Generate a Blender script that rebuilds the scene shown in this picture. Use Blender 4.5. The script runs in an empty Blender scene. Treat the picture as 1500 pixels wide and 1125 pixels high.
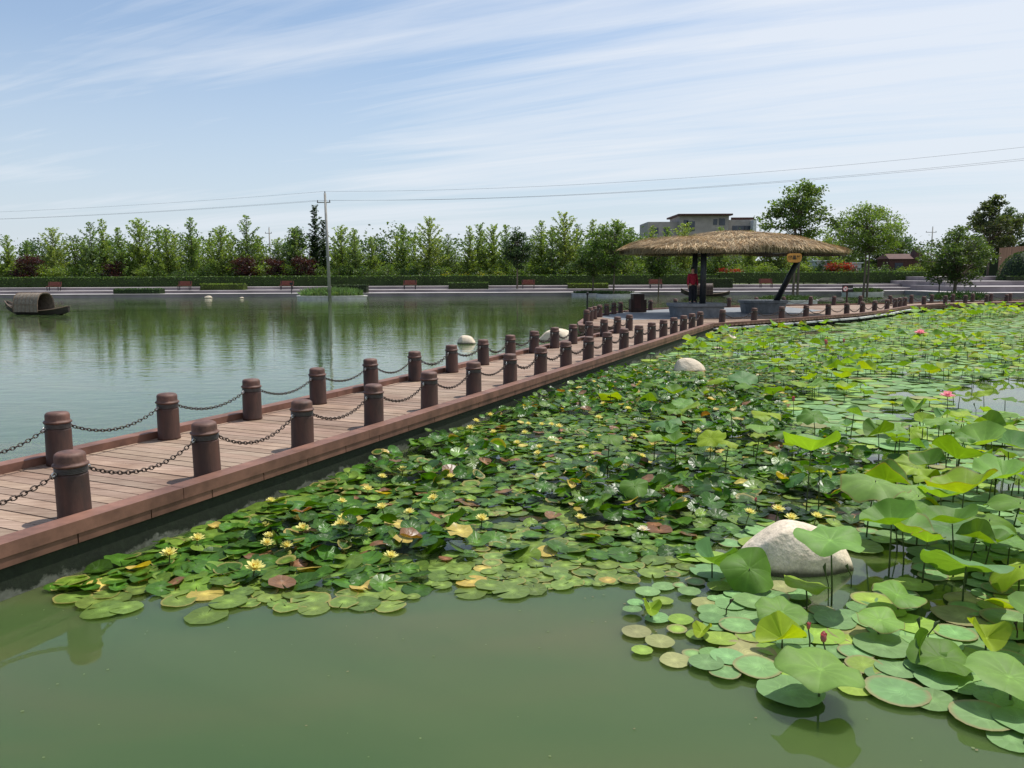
import bpy, math, random
import numpy as np
from mathutils import Matrix, Vector, Euler
R = math.radians
PI = math.pi
rnd = random.Random(7)
rng = np.random.default_rng(11)
sc = bpy.context.scene
COL = sc.collection

# ------------------------------------------------------------------ camera
FPX = 1170.0; CAMH = 2.05; HY = 402.3
pitch = math.atan((562.5 - HY) / FPX)
CM = Matrix.Translation((0, 0, CAMH)) @ Euler((PI / 2 - pitch, 0, 0)).to_matrix().to_4x4() @ Matrix.Rotation(R(-0.25), 4, 'Z')
cd = bpy.data.cameras.new('camera'); cam = bpy.data.objects.new('camera', cd); COL.objects.link(cam)
cam.matrix_world = CM
cd.sensor_width = 36; cd.lens = 36 * FPX / 1500; cd.clip_end = 6000; cd.clip_start = 0.05
sc.camera = cam
CI = CM.inverted()

def G(px, py, z=0.0):
    """measured point of the photo -> point on the horizontal plane at height z"""
    d = CM.to_3x3() @ Vector(((px - 750) / FPX, (562.5 - py) / FPX, -1))
    t = (z - CAMH) / d.z
    return Vector((d.x * t, d.y * t, z))

def D(px, py, y):
    """measured point of the photo at depth y"""
    d = CM.to_3x3() @ Vector(((px - 750) / FPX, (562.5 - py) / FPX, -1))
    t = y / d.y
    return Vector((d.x * t, y, CAMH + d.z * t))

def proj(x, y, z=0.0):
    v = CI @ Vector((x, y, z))
    if v.z > -0.1: return (-9999, -9999)
    return (750 + FPX * v.x / -v.z, 562.5 - FPX * v.y / -v.z)

def inpoly(x, y, P):
    c = False; j = len(P) - 1
    for i in range(len(P)):
        xi, yi = P[i]; xj, yj = P[j]
        if (yi > y) != (yj > y) and x < (xj - xi) * (y - yi) / (yj - yi) + xi: c = not c
        j = i
    return c

# ------------------------------------------------------------------ scene helpers
def tag(o, label=None, cat=None, group=None, kind=None):
    if label: o['label'] = label
    if cat: o['category'] = cat
    if group: o['group'] = group
    if kind: o['kind'] = kind
    return o

def empty(name, loc=(0, 0, 0), rz=0.0, label=None, cat=None, group=None, kind=None):
    o = bpy.data.objects.new(name, None); COL.objects.link(o)
    o.location = loc; o.rotation_euler = (0, 0, rz); o.empty_display_size = .1
    return tag(o, label, cat, group, kind)

def copy_tree(o, parent=None):
    c = o.copy(); COL.objects.link(c); c.parent = parent
    for ch in list(o.children): copy_tree(ch, c)
    return c

class MB:
    def __init__(s): s.v = []; s.f = []; s.c = []; s.uv = []; s.n = 0
    def add(s, V, F, col=None, uv=None):
        V = [tuple(map(float, p)) for p in V]
        s.v += V; s.f += [tuple(i + s.n for i in f) for f in F]; s.n += len(V)
        if col is None: s.c += [(1, 1, 1)] * len(V)
        elif isinstance(col, tuple): s.c += [col] * len(V)
        else: s.c += [tuple(k) for k in col]
        s.uv += [(0, 0)] * len(V) if uv is None else list(uv)
        return s
    def box(s, c, size, rz=0.0, col=None, taper=1.0):
        hx, hy, hz = [k / 2 for k in size]; V = []
        ca, sa = math.cos(rz), math.sin(rz)
        for z in (-hz, hz):
            k = taper if z < 0 else 1
            for (x, y) in ((-hx, -hy), (hx, -hy), (hx, hy), (-hx, hy)):
                x *= k; y *= k
                V.append((c[0] + x * ca - y * sa, c[1] + x * sa + y * ca, c[2] + z))
        return s.add(V, [(0, 3, 2, 1), (4, 5, 6, 7), (0, 1, 5, 4), (1, 2, 6, 5), (2, 3, 7, 6), (3, 0, 4, 7)], col)
    def bar(s, a, b, w, h, col=None):
        a = Vector(a); b = Vector(b); d = (b - a).normalized()
        u = d.cross(Vector((0, 0, 1)));
        if u.length < 1e-3: u = Vector((1, 0, 0))
        u.normalize(); n = u.cross(d)
        V = []
        for p in (a, b):
            for (i, j) in ((-1, -1), (1, -1), (1, 1), (-1, 1)): V.append(p + u * i * w / 2 + n * j * h / 2)
        return s.add(V, [(0, 1, 2, 3), (7, 6, 5, 4), (0, 4, 5, 1), (1, 5, 6, 2), (2, 6, 7, 3), (3, 7, 4, 0)], col)
    def tube(s, pts, rad, n=6, col=None, cap=True):
        pts = [Vector(p) for p in pts]; m = len(pts)
        if not hasattr(rad, '__len__'): rad = [rad] * m
        V = []; F = []
        for i, p in enumerate(pts):
            d = (pts[min(i + 1, m - 1)] - pts[max(i - 1, 0)]).normalized()
            u = d.cross(Vector((0.13, 0.21, 1)));
            if u.length < .05: u = d.cross(Vector((1, 0, 0)))
            u.normalize(); w = d.cross(u)
            for k in range(n):
                a = 2 * PI * k / n; V.append(p + (u * math.cos(a) + w * math.sin(a)) * rad[i])
        for i in range(m - 1):
            for k in range(n):
                k2 = (k + 1) % n; F.append((i * n + k, (i + 1) * n + k, (i + 1) * n + k2, i * n + k2))
        if cap:
            F.append(tuple(range(n))); F.append(tuple(reversed(range((m - 1) * n, m * n))))
        return s.add(V, F, col)
    def lathe(s, prof, n=24, c=(0, 0, 0), col=None):
        V = []; F = []; m = len(prof)
        for (r, z) in prof:
            for k in range(n):
                a = 2 * PI * k / n; V.append((c[0] + r * math.cos(a), c[1] + r * math.sin(a), c[2] + z))
        for i in range(m - 1):
            for k in range(n):
                k2 = (k + 1) % n; F.append((i * n + k, i * n + k2, (i + 1) * n + k2, (i + 1) * n + k))
        F.append(tuple(reversed(range(n)))); F.append(tuple(range((m - 1) * n, m * n)))
        return s.add(V, F, col)
    def build(s, name, mat, parent=None, smooth=False, loc=None, rz=None):
        me = bpy.data.meshes.new(name)
        me.from_pydata(s.v, [], s.f)
        a = me.color_attributes.new('tint', 'FLOAT_COLOR', 'POINT')
        c = np.ones((len(s.v), 4), np.float32); c[:, :3] = np.array(s.c, np.float32)
        a.data.foreach_set('color', c.ravel())
        if any(u != (0, 0) for u in s.uv):
            ul = me.uv_layers.new(name='UVMap'); li = np.zeros(len(me.loops), np.int32)
            me.loops.foreach_get('vertex_index', li)
            ul.data.foreach_set('uv', np.array(s.uv, np.float32)[li].ravel())
        if smooth: me.polygons.foreach_set('use_smooth', np.ones(len(me.polygons), bool))
        me.materials.append(mat); me.update()
        o = bpy.data.objects.new(name, me); COL.objects.link(o)
        if parent: o.parent = parent
        if loc is not None: o.location = loc
        if rz is not None: o.rotation_euler = (0, 0, rz)
        return o

# ------------------------------------------------------------------ materials
class NT:
    def __init__(s, name):
        m = bpy.data.materials.new(name); m.use_nodes = True; s.m = m; s.t = m.node_tree; s.t.nodes.clear()
        s.out = s.n('ShaderNodeOutputMaterial')
    def n(s, t, **k):
        q = s.t.nodes.new(t)
        for a, b in k.items():
            if a.startswith('i_'):
                key = a[2:].replace('_', ' ')
                q.inputs[int(key) if key.isdigit() else key].default_value = b
            else: setattr(q, a, b)
        return q
    def l(s, a, b): s.t.links.new(a, b)
    def noise(s, scale, detail=4, rough=.55, vec=None, dist=0.0):
        q = s.n('ShaderNodeTexNoise'); q.inputs['Scale'].default_value = scale; q.inputs['Detail'].default_value = detail
        q.inputs['Roughness'].default_value = rough; q.inputs['Distortion'].default_value = dist
        if vec is not None: s.l(vec, q.inputs['Vector'])
        return q.outputs['Fac']
    def pos(s, scale=(1, 1, 1), rot=(0, 0, 0)):
        g = s.n('ShaderNodeNewGeometry'); mp = s.n('ShaderNodeMapping')
        mp.inputs['Scale'].default_value = scale; mp.inputs['Rotation'].default_value = rot
        s.l(g.outputs['Position'], mp.inputs['Vector']); return mp.outputs['Vector']
    def obj(s, scale=(1, 1, 1), rot=(0, 0, 0)):
        g = s.n('ShaderNodeTexCoord'); mp = s.n('ShaderNodeMapping')
        mp.inputs['Scale'].default_value = scale; mp.inputs['Rotation'].default_value = rot
        s.l(g.outputs['Object'], mp.inputs['Vector']); return mp.outputs['Vector']
    def ramp(s, fac, stops):
        q = s.n('ShaderNodeValToRGB'); e = q.color_ramp.elements
        while len(e) < len(stops): e.new(0.5)
        for i, (p, c) in enumerate(stops):
            e[i].position = p; e[i].color = (c, c, c, 1) if not hasattr(c, '__len__') else (*c, 1)
        s.l(fac, q.inputs['Fac']); return q.outputs['Color']
    def mix(s, fac, a, b, mode='MIX'):
        q = s.n('ShaderNodeMix', data_type='RGBA', blend_type=mode)
        for sock, v in ((q.inputs[0], fac), (q.inputs[6], a), (q.inputs[7], b)):
            if isinstance(v, (int, float)): sock.default_value = v if sock.type == "VALUE" else (v, v, v, 1)
            elif isinstance(v, tuple): sock.default_value = (*v, 1)
            else: s.l(v, sock)
        return q.outputs[2]
    def math(s, op, a, b=0.0, c=0.0):
        q = s.n('ShaderNodeMath', operation=op)
        for i, v in enumerate((a, b, c)):
            if isinstance(v, (int, float)): q.inputs[i].default_value = v
            else: s.l(v, q.inputs[i])
        return q.outputs[0]
    def tint(s):
        q = s.n('ShaderNodeVertexColor'); q.layer_name = 'tint'; return q.outputs['Color']
    def bump(s, h, strength=.3, dist=.01, normal=None):
        q = s.n('ShaderNodeBump'); q.inputs['Strength'].default_value = strength; q.inputs['Distance'].default_value = dist
        s.l(h, q.inputs['Height'])
        if normal is not None: s.l(normal, q.inputs['Normal'])
        return q.outputs['Normal']
    def pbr(s, col, rough=.6, spec=.5, metal=0.0, bump=None, link=True, **k):
        q = s.n('ShaderNodeBsdfPrincipled')
        for sock, v in ((q.inputs['Base Color'], col), (q.inputs['Roughness'], rough)):
            if isinstance(v, (int, float)): sock.default_value = v if sock.type == "VALUE" else (v, v, v, 1)
            elif isinstance(v, tuple): sock.default_value = (*v, 1)
            else: s.l(v, sock)
        q.inputs['Specular IOR Level'].default_value = spec; q.inputs['Metallic'].default_value = metal
        for a, b in k.items(): q.inputs[a.replace('_', ' ')].default_value = b
        if bump is not None: s.l(bump, q.inputs['Normal'])
        if link: s.l(q.outputs[0], s.out.inputs['Surface'])
        return q

M = {}
def simple(name, col, rough=.7, scale=8, amt=.35, bs=.3, bd=.01, spec=.4, metal=0, tint=False, stretch=(1, 1, 1)):
    t = NT(name); v = t.obj(stretch)
    if name.startswith('bollard'): v = t.pos(stretch)
    f = t.noise(scale, 6, .6, v)
    c0 = tuple(k * (1 - amt) for k in col); c1 = tuple(min(1, k * (1 + amt)) for k in col)
    c = t.ramp(f, [(.3, c0), (.7, c1)])
    if tint: c = t.mix(1.0, c, t.tint(), 'MULTIPLY')
    t.pbr(c, rough, spec, metal, t.bump(t.noise(scale * 4, 5, .6, v), bs, bd))
    M[name] = t.m; return t.m

simple('bollard', (.052, .021, .013), .6, 7, .6, .5, .006, .5, stretch=(1, 1, .3))
simple('bollard_cap', (.105, .050, .036), .65, 11, .55, .35, .004, .5)
simple('band', (.06, .048, .042), .5, 20, .4, .3, .002, .5)
simple('steel', (.55, .55, .55), .35, 30, .2, .1, .001, .5, 0.9)
simple('chain', (.05, .035, .028), .55, 40, .6, .3, .002, .5, .5)
simple('kerb', (.165, .082, .058), .6, 3.5, .42, .35, .004, .35, tint=True, stretch=(1, 1, 1))
simple('stone_dark', (.17, .18, .19), .7, 5, .3, .4, .01)
simple('stone', (.55, .54, .52), .8, 3, .22, .4, .01, tint=True)
simple('paving', (.36, .335, .33), .85, .35, .3, .3, .01, tint=True)
simple('pale', (.62, .62, .6), .8, 3, .2, .3, .01)
simple('post', (.018, .022, .028), .5, 8, .4, .3, .005)
simple('trunk', (.13, .10, .075), .85, 10, .4, .7, .02, stretch=(1, 1, .2))
simple('bench', (.20, .06, .045), .6, 12, .3)
simple('dark_wood', (.045, .022, .016), .6, 12, .4, .5, .005, stretch=(1, 1, .2))
simple('orange_wood', (.62, .27, .06), .6, 14, .3, .4, .004, stretch=(.3, 1, 1))
simple('black', (.012, .012, .014), .5, 10, .2)
simple('white', (.8, .8, .8), .6, 10, .05)
simple('red', (.5, .03, .03), .5, 10, .1)
simple('wire', (.05, .05, .055), .6, 1, .1)
simple('pole', (.30, .29, .27), .85, 2, .25, .4, .01)
simple('boat_wood', (.17, .12, .085), .75, 6, .45, .6, .01, stretch=(.3, 1, 1))
simple('boat_hull', (.045, .036, .03), .7, 6, .45, .5, .01, stretch=(.3, 1, 1))
simple('wall_grey', (.33, .30, .28), .85, .8, .2)  # distance haze put into the colour, so a lighter grey
simple('window', (.05, .06, .08), .2, .5, .3)
simple('brown_wall', (.08, .035, .028), .8, 2, .3)
simple('fence_wood', (.23, .14, .09), .8, 2, .3, stretch=(4, 4, .2))
simple('jacket', (.28, .010, .03), .8, 12, .25)
simple('trousers', (.012, .013, .02), .85, 12, .25)
simple('skin', (.42, .24, .17), .6, 10, .1)
simple('hair', (.012, .01, .009), .6, 30, .3)
def rock_mat():
    t = NT('rock'); v = t.pos(); g = t.n('ShaderNodeNewGeometry'); sx = t.n('ShaderNodeSeparateXYZ'); t.l(g.outputs['Position'], sx.inputs[0])
    c = t.ramp(t.noise(3.0, 7, .65, v), [(.3, (.54, .45, .33)), (.55, (.72, .61, .47)), (.75, (.78, .69, .56))])
    c = t.mix(1, c, t.ramp(t.noise(45, 4, .7, v), [(.35, .78), (.6, 1.05)]), 'MULTIPLY')
    z = t.math('ADD', sx.outputs['Z'], t.math('MULTIPLY', t.noise(6, 4, .6, v), .05))
    c = t.mix(t.ramp(z, [(.045, 0.0), (.085, 1.0)]), (.085, .08, .05), c)
    h = t.math('ADD', t.math('MULTIPLY', t.noise(4, 6, .6, v), 1.0), t.math('MULTIPLY', t.noise(30, 4, .6, v), .12))
    t.pbr(c, .8, .35, 0, t.bump(h, .7, .05)); M['rock'] = t.m
rock_mat()
simple('soil', (.06, .045, .03), .95, 4, .3)
simple('ground', (.09, .11, .04), .95, .3, .4)
simple('bed', (.05, .06, .03), .95, .5, .3)

# deck planks
def deck_mat():
    t = NT('deck'); v = t.pos((1, 1, 1)); tn = t.tint()
    vs = t.pos((1, 14, 1), (0, 0, R(24.2)))
    g = t.noise(3.0, 6, .65, vs)
    c = t.ramp(g, [(.3, (.20, .138, .105)), (.55, (.35, .268, .215)), (.75, (.46, .37, .31))])
    st = t.ramp(t.noise(.8, 5, .6, v), [(.35, (.66, .55, .49)), (.6, (1.02, .98, .93))])
    c = t.mix(1, c, st, 'MULTIPLY'); c = t.mix(1, c, tn, 'MULTIPLY')
    t.pbr(c, .75, .3, 0, t.bump(g, .4, .004)); M['deck'] = t.m
deck_mat()

def wall_mat():
    t = NT('pond_wall'); g = t.n('ShaderNodeNewGeometry'); sx = t.n('ShaderNodeSeparateXYZ'); t.l(g.outputs['Position'], sx.inputs[0])
    n = t.noise(2.6, 7, .7, t.pos((1, 1, 1.2)))
    h = t.math('ADD', t.math('MULTIPLY', sx.outputs['Z'], 3.2), t.math('MULTIPLY', n, 1.25))
    c = t.ramp(h, [(.0, (.05, .06, .035)), (.12, (.15, .16, .13)), (.66, (.15, .16, .13)), (.76, (.014, .022, .010))])
    c2 = t.mix(1, c, t.ramp(t.noise(14, 5, .7, t.pos()), [(.3, (.5, .5, .45)), (.7, (1.1, 1.1, 1.1))]), 'MULTIPLY')
    t.pbr(c2, .8, .4, 0, t.bump(t.noise(18, 6, .7, t.pos()), .4, .012)); M['pond_wall'] = t.m
wall_mat()

def leaf_mat(name, rough=.35, spec=.5, transl=.3, tcol=(1.6, 1.5, .25), back=(1.3, 1.25, .8), vein=0, coat=0.0, noise_s=14, mott=.25, spots=False):
    t = NT(name); tn = t.tint(); v = t.pos()
    f = t.noise(noise_s, 5, .65, v)
    c = t.mix(1, tn, t.ramp(f, [(.3, 1 - mott), (.7, 1 + mott * .7)]), 'MULTIPLY')
    bm = f
    if spots:
        s = t.ramp(t.noise(4.2, 7, .8, v), [(.66, 0.0), (.74, 1.0)])
        c = t.mix(t.math('MULTIPLY', s, .55), c, (.23, .17, .06))
    if vein:
        uv = t.n('ShaderNodeUVMap'); sx = t.n('ShaderNodeSeparateXYZ'); t.l(uv.outputs[0], sx.inputs[0])
        w = t.math('ABSOLUTE', t.math('SINE', t.math('MULTIPLY', sx.outputs['X'], PI * vein)))
        w = t.math('POWER', w, .35)
        cc = t.math('MULTIPLY_ADD', w, -.55, 1.50)
        fade = t.mix(sx.outputs['Y'], cc, 1.0)
        c = t.mix(1, c, fade, 'MULTIPLY')
        bm = t.math('ADD', t.math('MULTIPLY', f, .5), w)
    g = t.n('ShaderNodeNewGeometry')
    cb = t.mix(g.outputs['Backfacing'], c, t.mix(1, c, back, 'MULTIPLY'))
    nb = t.bump(bm, .35, .006 if vein else .004)
    p = t.pbr(cb, rough, spec, 0, nb, link=False, Coat_Weight=coat, Coat_Roughness=.15)
    tr = t.n('ShaderNodeBsdfTranslucent'); t.l(t.mix(1, c, tcol, 'MULTIPLY'), tr.inputs['Color'])
    ms = t.n('ShaderNodeMixShader'); ms.inputs[0].default_value = transl
    t.l(p.outputs[0], ms.inputs[1]); t.l(tr.outputs[0], ms.inputs[2]); t.l(ms.outputs[0], t.out.inputs['Surface'])
    M[name] = t.m
leaf_mat('tree_leaf', .5, .35, .42, (1.7, 1.7, .45), (1.1, 1.1, .9), noise_s=1.2, mott=.3)
leaf_mat('hedge_leaf', .55, .3, .3, (1.4, 1.5, .4), (1, 1, 1), noise_s=1.0, mott=.3)
leaf_mat('lily_leaf', .34, .27, .25, (1.8, 1.8, .25), (1.5, 1.1, .7), vein=11, coat=0.0, noise_s=22, mott=.22, spots=True)
leaf_mat('lotus_float', .55, .25, .18, (1.5, 1.6, .3), (1.1, 1.1, .6), vein=10, noise_s=9, mott=.16, spots=True)
leaf_mat('lotus_leaf', .55, .22, .33, (2.1, 1.85, .25), (1.25, 1.2, .5), vein=10, noise_s=7, mott=.2, spots=True)
leaf_mat('petal', .5, .3, .35, (1.2, 1.15, .8), (1, 1, 1), noise_s=30, mott=.05)
leaf_mat('stalk', .55, .3, .1, (1.2, 1.2, .5), (1, 1, 1), noise_s=40, mott=.3)
leaf_mat('straw', .75, .2, .2, (1.2, 1.1, .8), (1, 1, 1), noise_s=5, mott=.3)

def water_mat():
    t = NT('water')
    v = t.pos()
    big = t.noise(.30, 3, .5, t.pos((.6, 2.4, 1), (0, 0, R(14))), .6)
    c = t.ramp(big, [(.32, (.046, .082, .026)), (.52, (.056, .087, .028)), (.70, (.078, .088, .033))])
    # the basin left of and behind the boardwalk is open to the wind; the pond is sheltered
    sx = t.n('ShaderNodeSeparateXYZ'); g = t.n('ShaderNodeNewGeometry'); t.l(g.outputs['Position'], sx.inputs[0])
    nn = t.math('ADD', t.math('MULTIPLY', sx.outputs['X'], .912), t.math('MULTIPLY', sx.outputs['Y'], -.41))
    open_ = t.n('ShaderNodeMapRange'); t.l(nn, open_.inputs[0])
    open_.inputs[1].default_value = -5.2; open_.inputs[2].default_value = -6.8; open_.inputs[3].default_value = .10; open_.inputs[4].default_value = 1
    patch = t.ramp(t.noise(.06, 3, .6, t.pos((1, 2.5, 1))), [(.3, .35), (.7, 1.0)])
    amp = t.math('MULTIPLY', open_.outputs[0], patch)
    h = t.math('ADD', t.math('MULTIPLY', t.noise(2.3, 3, .5, t.pos((.7, 1.3, 1))), .7), t.math('MULTIPLY', t.noise(9, 2, .5, t.pos((.7, 1.2, 1))), .12))
    h = t.math('MULTIPLY', h, amp)
    nb = t.bump(h, 1.0, .016)
    p = t.pbr(c, .025, .5, 0, nb, IOR=1.33)
    p.inputs['Subsurface Weight'].default_value = 0.85; p.subsurface_method = 'BURLEY'; p.inputs['Subsurface Scale'].default_value = .22; p.inputs['Subsurface Radius'].default_value = (.8, 1.0, .6)
    M['water'] = t.m
water_mat()

# ------------------------------------------------------------------ world & sun
SUN_EL = R(64); sx_, sy_ = .80, .60       # towards the sun
w = bpy.data.worlds.new('World'); sc.world = w; w.use_nodes = True
T = NT.__new__(NT); T.t = w.node_tree; T.t.nodes.clear(); T.out = T.n('ShaderNodeOutputWorld')
sky = T.n('ShaderNodeTexSky', sky_type='NISHITA'); sky.sun_disc = False; sky.sun_elevation = SUN_EL
sky.sun_rotation = math.atan2(sx_, sy_); sky.air_density = 1.0; sky.dust_density = 1.6; sky.ozone_density = 1.2
tc = T.n('ShaderNodeTexCoord'); sep = T.n('ShaderNodeSeparateXYZ'); T.l(tc.outputs['Generated'], sep.inputs[0])
zz = T.math('MAXIMUM', sep.outputs['Z'], 0.0)
zp = T.math('ADD', zz, .07)
comb = T.n('ShaderNodeCombineXYZ'); T.l(T.math('DIVIDE', sep.outputs['X'], zp), comb.inputs[0]); T.l(T.math('DIVIDE', sep.outputs['Y'], zp), comb.inputs[1])
def cl(rot, scale, ns, det, ro, dist=0.0):
    r_ = T.n('ShaderNodeMapping'); r_.inputs['Rotation'].default_value = (0, 0, rot); T.l(comb.outputs[0], r_.inputs['Vector'])
    m_ = T.n('ShaderNodeMapping'); m_.inputs['Scale'].default_value = scale; T.l(r_.outputs[0], m_.inputs['Vector'])
    return T.noise(ns, det, ro, m_.outputs[0], dist)
st1 = cl(R(20), (.14, .8, 1), 1.1, 7, .58, .9)
st2 = cl(R(28), (.25, 2.0, 1), 2.2, 6, .62, 1.2)
cov = cl(R(20), (.5, 1, 1), .42, 3, .5, .6)
s_ = T.math('ADD', T.math('MULTIPLY', st1, .62), T.math('MULTIPLY', st2, .22))
s_ = T.math('ADD', s_, T.math('MULTIPLY', cov, .42))
s_ = T.math('ADD', s_, T.math('MULTIPLY', sep.outputs['X'], .19))
cf = T.ramp(s_, [(.55, .03), (.65, .55), (.75, .95)])
hz = T.ramp(zz, [(0.0, .88), (.08, .66), (.26, .24), (.5, .04)])
base = T.mix(1.0, sky.outputs[0], (.86, 1.09, 1.26), 'MULTIPLY')
c1 = T.mix(T.math('MULTIPLY', cf, .8), base, (8.0, 8.2, 8.6))
c2 = T.mix(hz, c1, (6.6, 7.2, 7.9))
bg = T.n('ShaderNodeBackground'); bg.inputs['Strength'].default_value = .113
T.l(c2, bg.inputs['Color']); T.l(bg.outputs[0], T.out.inputs['Surface'])
sd = bpy.data.lights.new('sun', 'SUN'); sd.energy = 5.0; sd.angle = R(.53); sd.color = (1, .955, .88)
so = bpy.data.objects.new('sun', sd); COL.objects.link(so)
sv = Vector((sx_ * math.cos(SUN_EL), sy_ * math.cos(SUN_EL), math.sin(SUN_EL)))
so.rotation_euler = sv.to_track_quat('Z', 'Y').to_euler()
sc.view_settings.view_transform = 'Standard'; sc.view_settings.look = 'None'; sc.view_settings.exposure = 0
sc.cycles.max_bounces = 7; sc.cycles.transparent_max_bounces = 8; sc.cycles.caustics_reflective = False; sc.cycles.caustics_refractive = False

# ------------------------------------------------------------------ ground and water
SH = 79.0                     # far shore
prof = [(-400, -1.3), (SH - .1, -1.3), (SH - .05, -.2), (90, .80), (110, 1.0), (400, 1.5), (5000, 1.5)]
mb = MB(); xs = [-4000, -400, -120, -60, -20, 0, 20, 60, 120, 400, 4000]
for j, (y, z) in enumerate(prof):
    for x in xs: mb.add([(x, y, z)], [])
nx = len(xs)
mb.f = [(j * nx + i, j * nx + i + 1, (j + 1) * nx + i + 1, (j + 1) * nx + i) for j in range(len(prof) - 1) for i in range(nx - 1)]
tag(mb.build('ground', M['ground']), 'grassy land beyond the lake and the lake bed', 'ground', kind='structure')
mb = MB(); mb.add([(-300, -60, 0), (300, -60, 0), (300, SH + .5, 0), (-300, SH + .5, 0)], [(0, 1, 2, 3)])
tag(mb.build('water', M['water']), 'calm murky green lake and lily pond', 'water', kind='structure')

# ------------------------------------------------------------------ far terraces
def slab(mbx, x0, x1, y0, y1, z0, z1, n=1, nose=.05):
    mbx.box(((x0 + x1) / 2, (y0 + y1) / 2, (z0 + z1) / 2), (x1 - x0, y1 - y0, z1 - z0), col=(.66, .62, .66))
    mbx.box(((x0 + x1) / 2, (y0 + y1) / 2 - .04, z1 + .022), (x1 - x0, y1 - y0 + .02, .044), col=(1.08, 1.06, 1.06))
tr = MB()
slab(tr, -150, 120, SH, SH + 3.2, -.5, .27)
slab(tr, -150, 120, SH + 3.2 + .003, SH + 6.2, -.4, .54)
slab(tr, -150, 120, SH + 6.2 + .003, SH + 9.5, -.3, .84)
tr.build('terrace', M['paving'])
tag(bpy.data.objects['terrace'], 'long grey stone terrace steps along the far shore', 'terrace', kind='structure')
tr = MB()
a = G(1422, 428, .0)
yb = 70.0
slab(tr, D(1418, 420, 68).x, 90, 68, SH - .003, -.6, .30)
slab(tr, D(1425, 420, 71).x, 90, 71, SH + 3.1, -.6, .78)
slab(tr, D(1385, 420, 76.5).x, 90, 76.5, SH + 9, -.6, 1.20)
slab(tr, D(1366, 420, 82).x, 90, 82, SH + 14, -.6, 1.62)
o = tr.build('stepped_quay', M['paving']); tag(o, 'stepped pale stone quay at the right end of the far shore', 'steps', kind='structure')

# ------------------------------------------------------------------ boardwalk
dv = Vector((.4103, .912, 0)).normalized(); nv = Vector((dv.y, -dv.x, 0))
def SN(s, n, z=0): return dv * s + nv * n + Vector((0, 0, z))
r0 = Vector((-3.20, 5.66, 0))
NR = r0.dot(nv)                                          # bollard row near the lilies
ZD = .30
outer_n = NR + .30; left_n = NR - 1.66 - .30
C1 = SN(Vector((6.95, 27.5, 0)).dot(dv), outer_n)
front = [(C1.x, C1.y), (9.5, 29.5), (12.1, 31.7), (14.7, 34.0), (17.3, 37.0), (19.4, 39.9), (20.9, 41.9), (23.4, 43.9), (28.5, 46.4), (36, 49.0), (52, 53.5)]
Ac = (2.25, 26.9)
Bc = SN(24.7, left_n)
back = [(Bc.x, Bc.y), Ac, (2.35, 28.6), (2.75, 30.9), (3.2, 32.8), (3.85, 34.8), (4.7, 36.8), (6.3, 39.2), (8.1, 41.0), (11.2, 42.6), (14.8, 44.0), (18.4, 45.0), (21.6, 45.9), (25.0, 47.6), (29.0, 49.2), (35.5, 51.6), (51.5, 56.2)]
s_start = -3.2
main_poly = [SN(s_start, outer_n - .17), C1 + dv * .1 - nv * .17, SN(25.2, left_n + .17), SN(s_start, left_n + .17)]
plat_poly = [Vector((x, y, 0)) for x, y in front] + [Vector((x, y, 0)) for x, y in reversed(back)]
bw = empty('boardwalk', (0, 0, 0), 0, 'long wooden boardwalk with brown kerbs crossing the pond to the thatched pavilion', 'boardwalk')
def planks(poly, dirv, w_, gap, z0, z1, mbx, skew=0):
    u = Vector(dirv).normalized(); v_ = Vector((u.y, -u.x, 0))
    S = [p.dot(u) for p in poly]; k = min(S)
    while k < max(S):
        m = k + w_ / 2; hits = []
        for i in range(len(poly)):
            a_, b_ = poly[i], poly[(i + 1) % len(poly)]; sa, sb = a_.dot(u) - m, b_.dot(u) - m
            if (sa > 0) != (sb > 0):
                q = sa / (sa - sb); hits.append((a_ + (b_ - a_) * q).dot(v_))
        hits.sort()
        for h in range(0, len(hits) - 1, 2):
            n0, n1 = hits[h], hits[h + 1]
            if n1 - n0 < .05: continue
            g = rnd.uniform(.78, 1.12); cc = (g * rnd.uniform(.98, 1.04), g, g * rnd.uniform(.95, 1.0))
            e = rnd.uniform(-.002, .003); kk = k + gap; k1 = k + w_
            V = []
            for zq in (z0, z1 + e):
                for (s1, n_) in ((kk, n0), (k1, n0), (k1, n1), (kk, n1)):
                    p = u * s1 + v_ * n_; V.append((p.x, p.y, zq))
            mbx.add(V, [(0, 3, 2, 1)[::-1], (4, 5, 6, 7)[::-1], (0, 1, 5, 4)[::-1], (1, 2, 6, 5)[::-1], (2, 3, 7, 6)[::-1], (3, 0, 4, 7)[::-1]], cc)
        k += w_
mb = MB(); planks(main_poly, dv, .145, .013, .255, ZD, mb)
mb.build('deck', M['deck'], bw)
mb = MB(); planks(plat_poly, (.0, 1.0, 0), .145, .009, .245, ZD - .012, mb)
mb.build('deck', M['deck'], bw)
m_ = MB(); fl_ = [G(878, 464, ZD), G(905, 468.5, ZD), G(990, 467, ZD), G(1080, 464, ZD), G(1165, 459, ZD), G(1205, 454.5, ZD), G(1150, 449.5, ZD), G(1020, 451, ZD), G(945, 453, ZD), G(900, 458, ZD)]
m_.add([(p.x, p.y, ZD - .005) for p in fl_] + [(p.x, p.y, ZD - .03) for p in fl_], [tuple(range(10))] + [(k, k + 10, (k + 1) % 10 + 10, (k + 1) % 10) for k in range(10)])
floor_ = m_.build('shade_slab', M['stone_dark'])  # dark grey slab added to deepen the roof's shade on the deck
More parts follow.
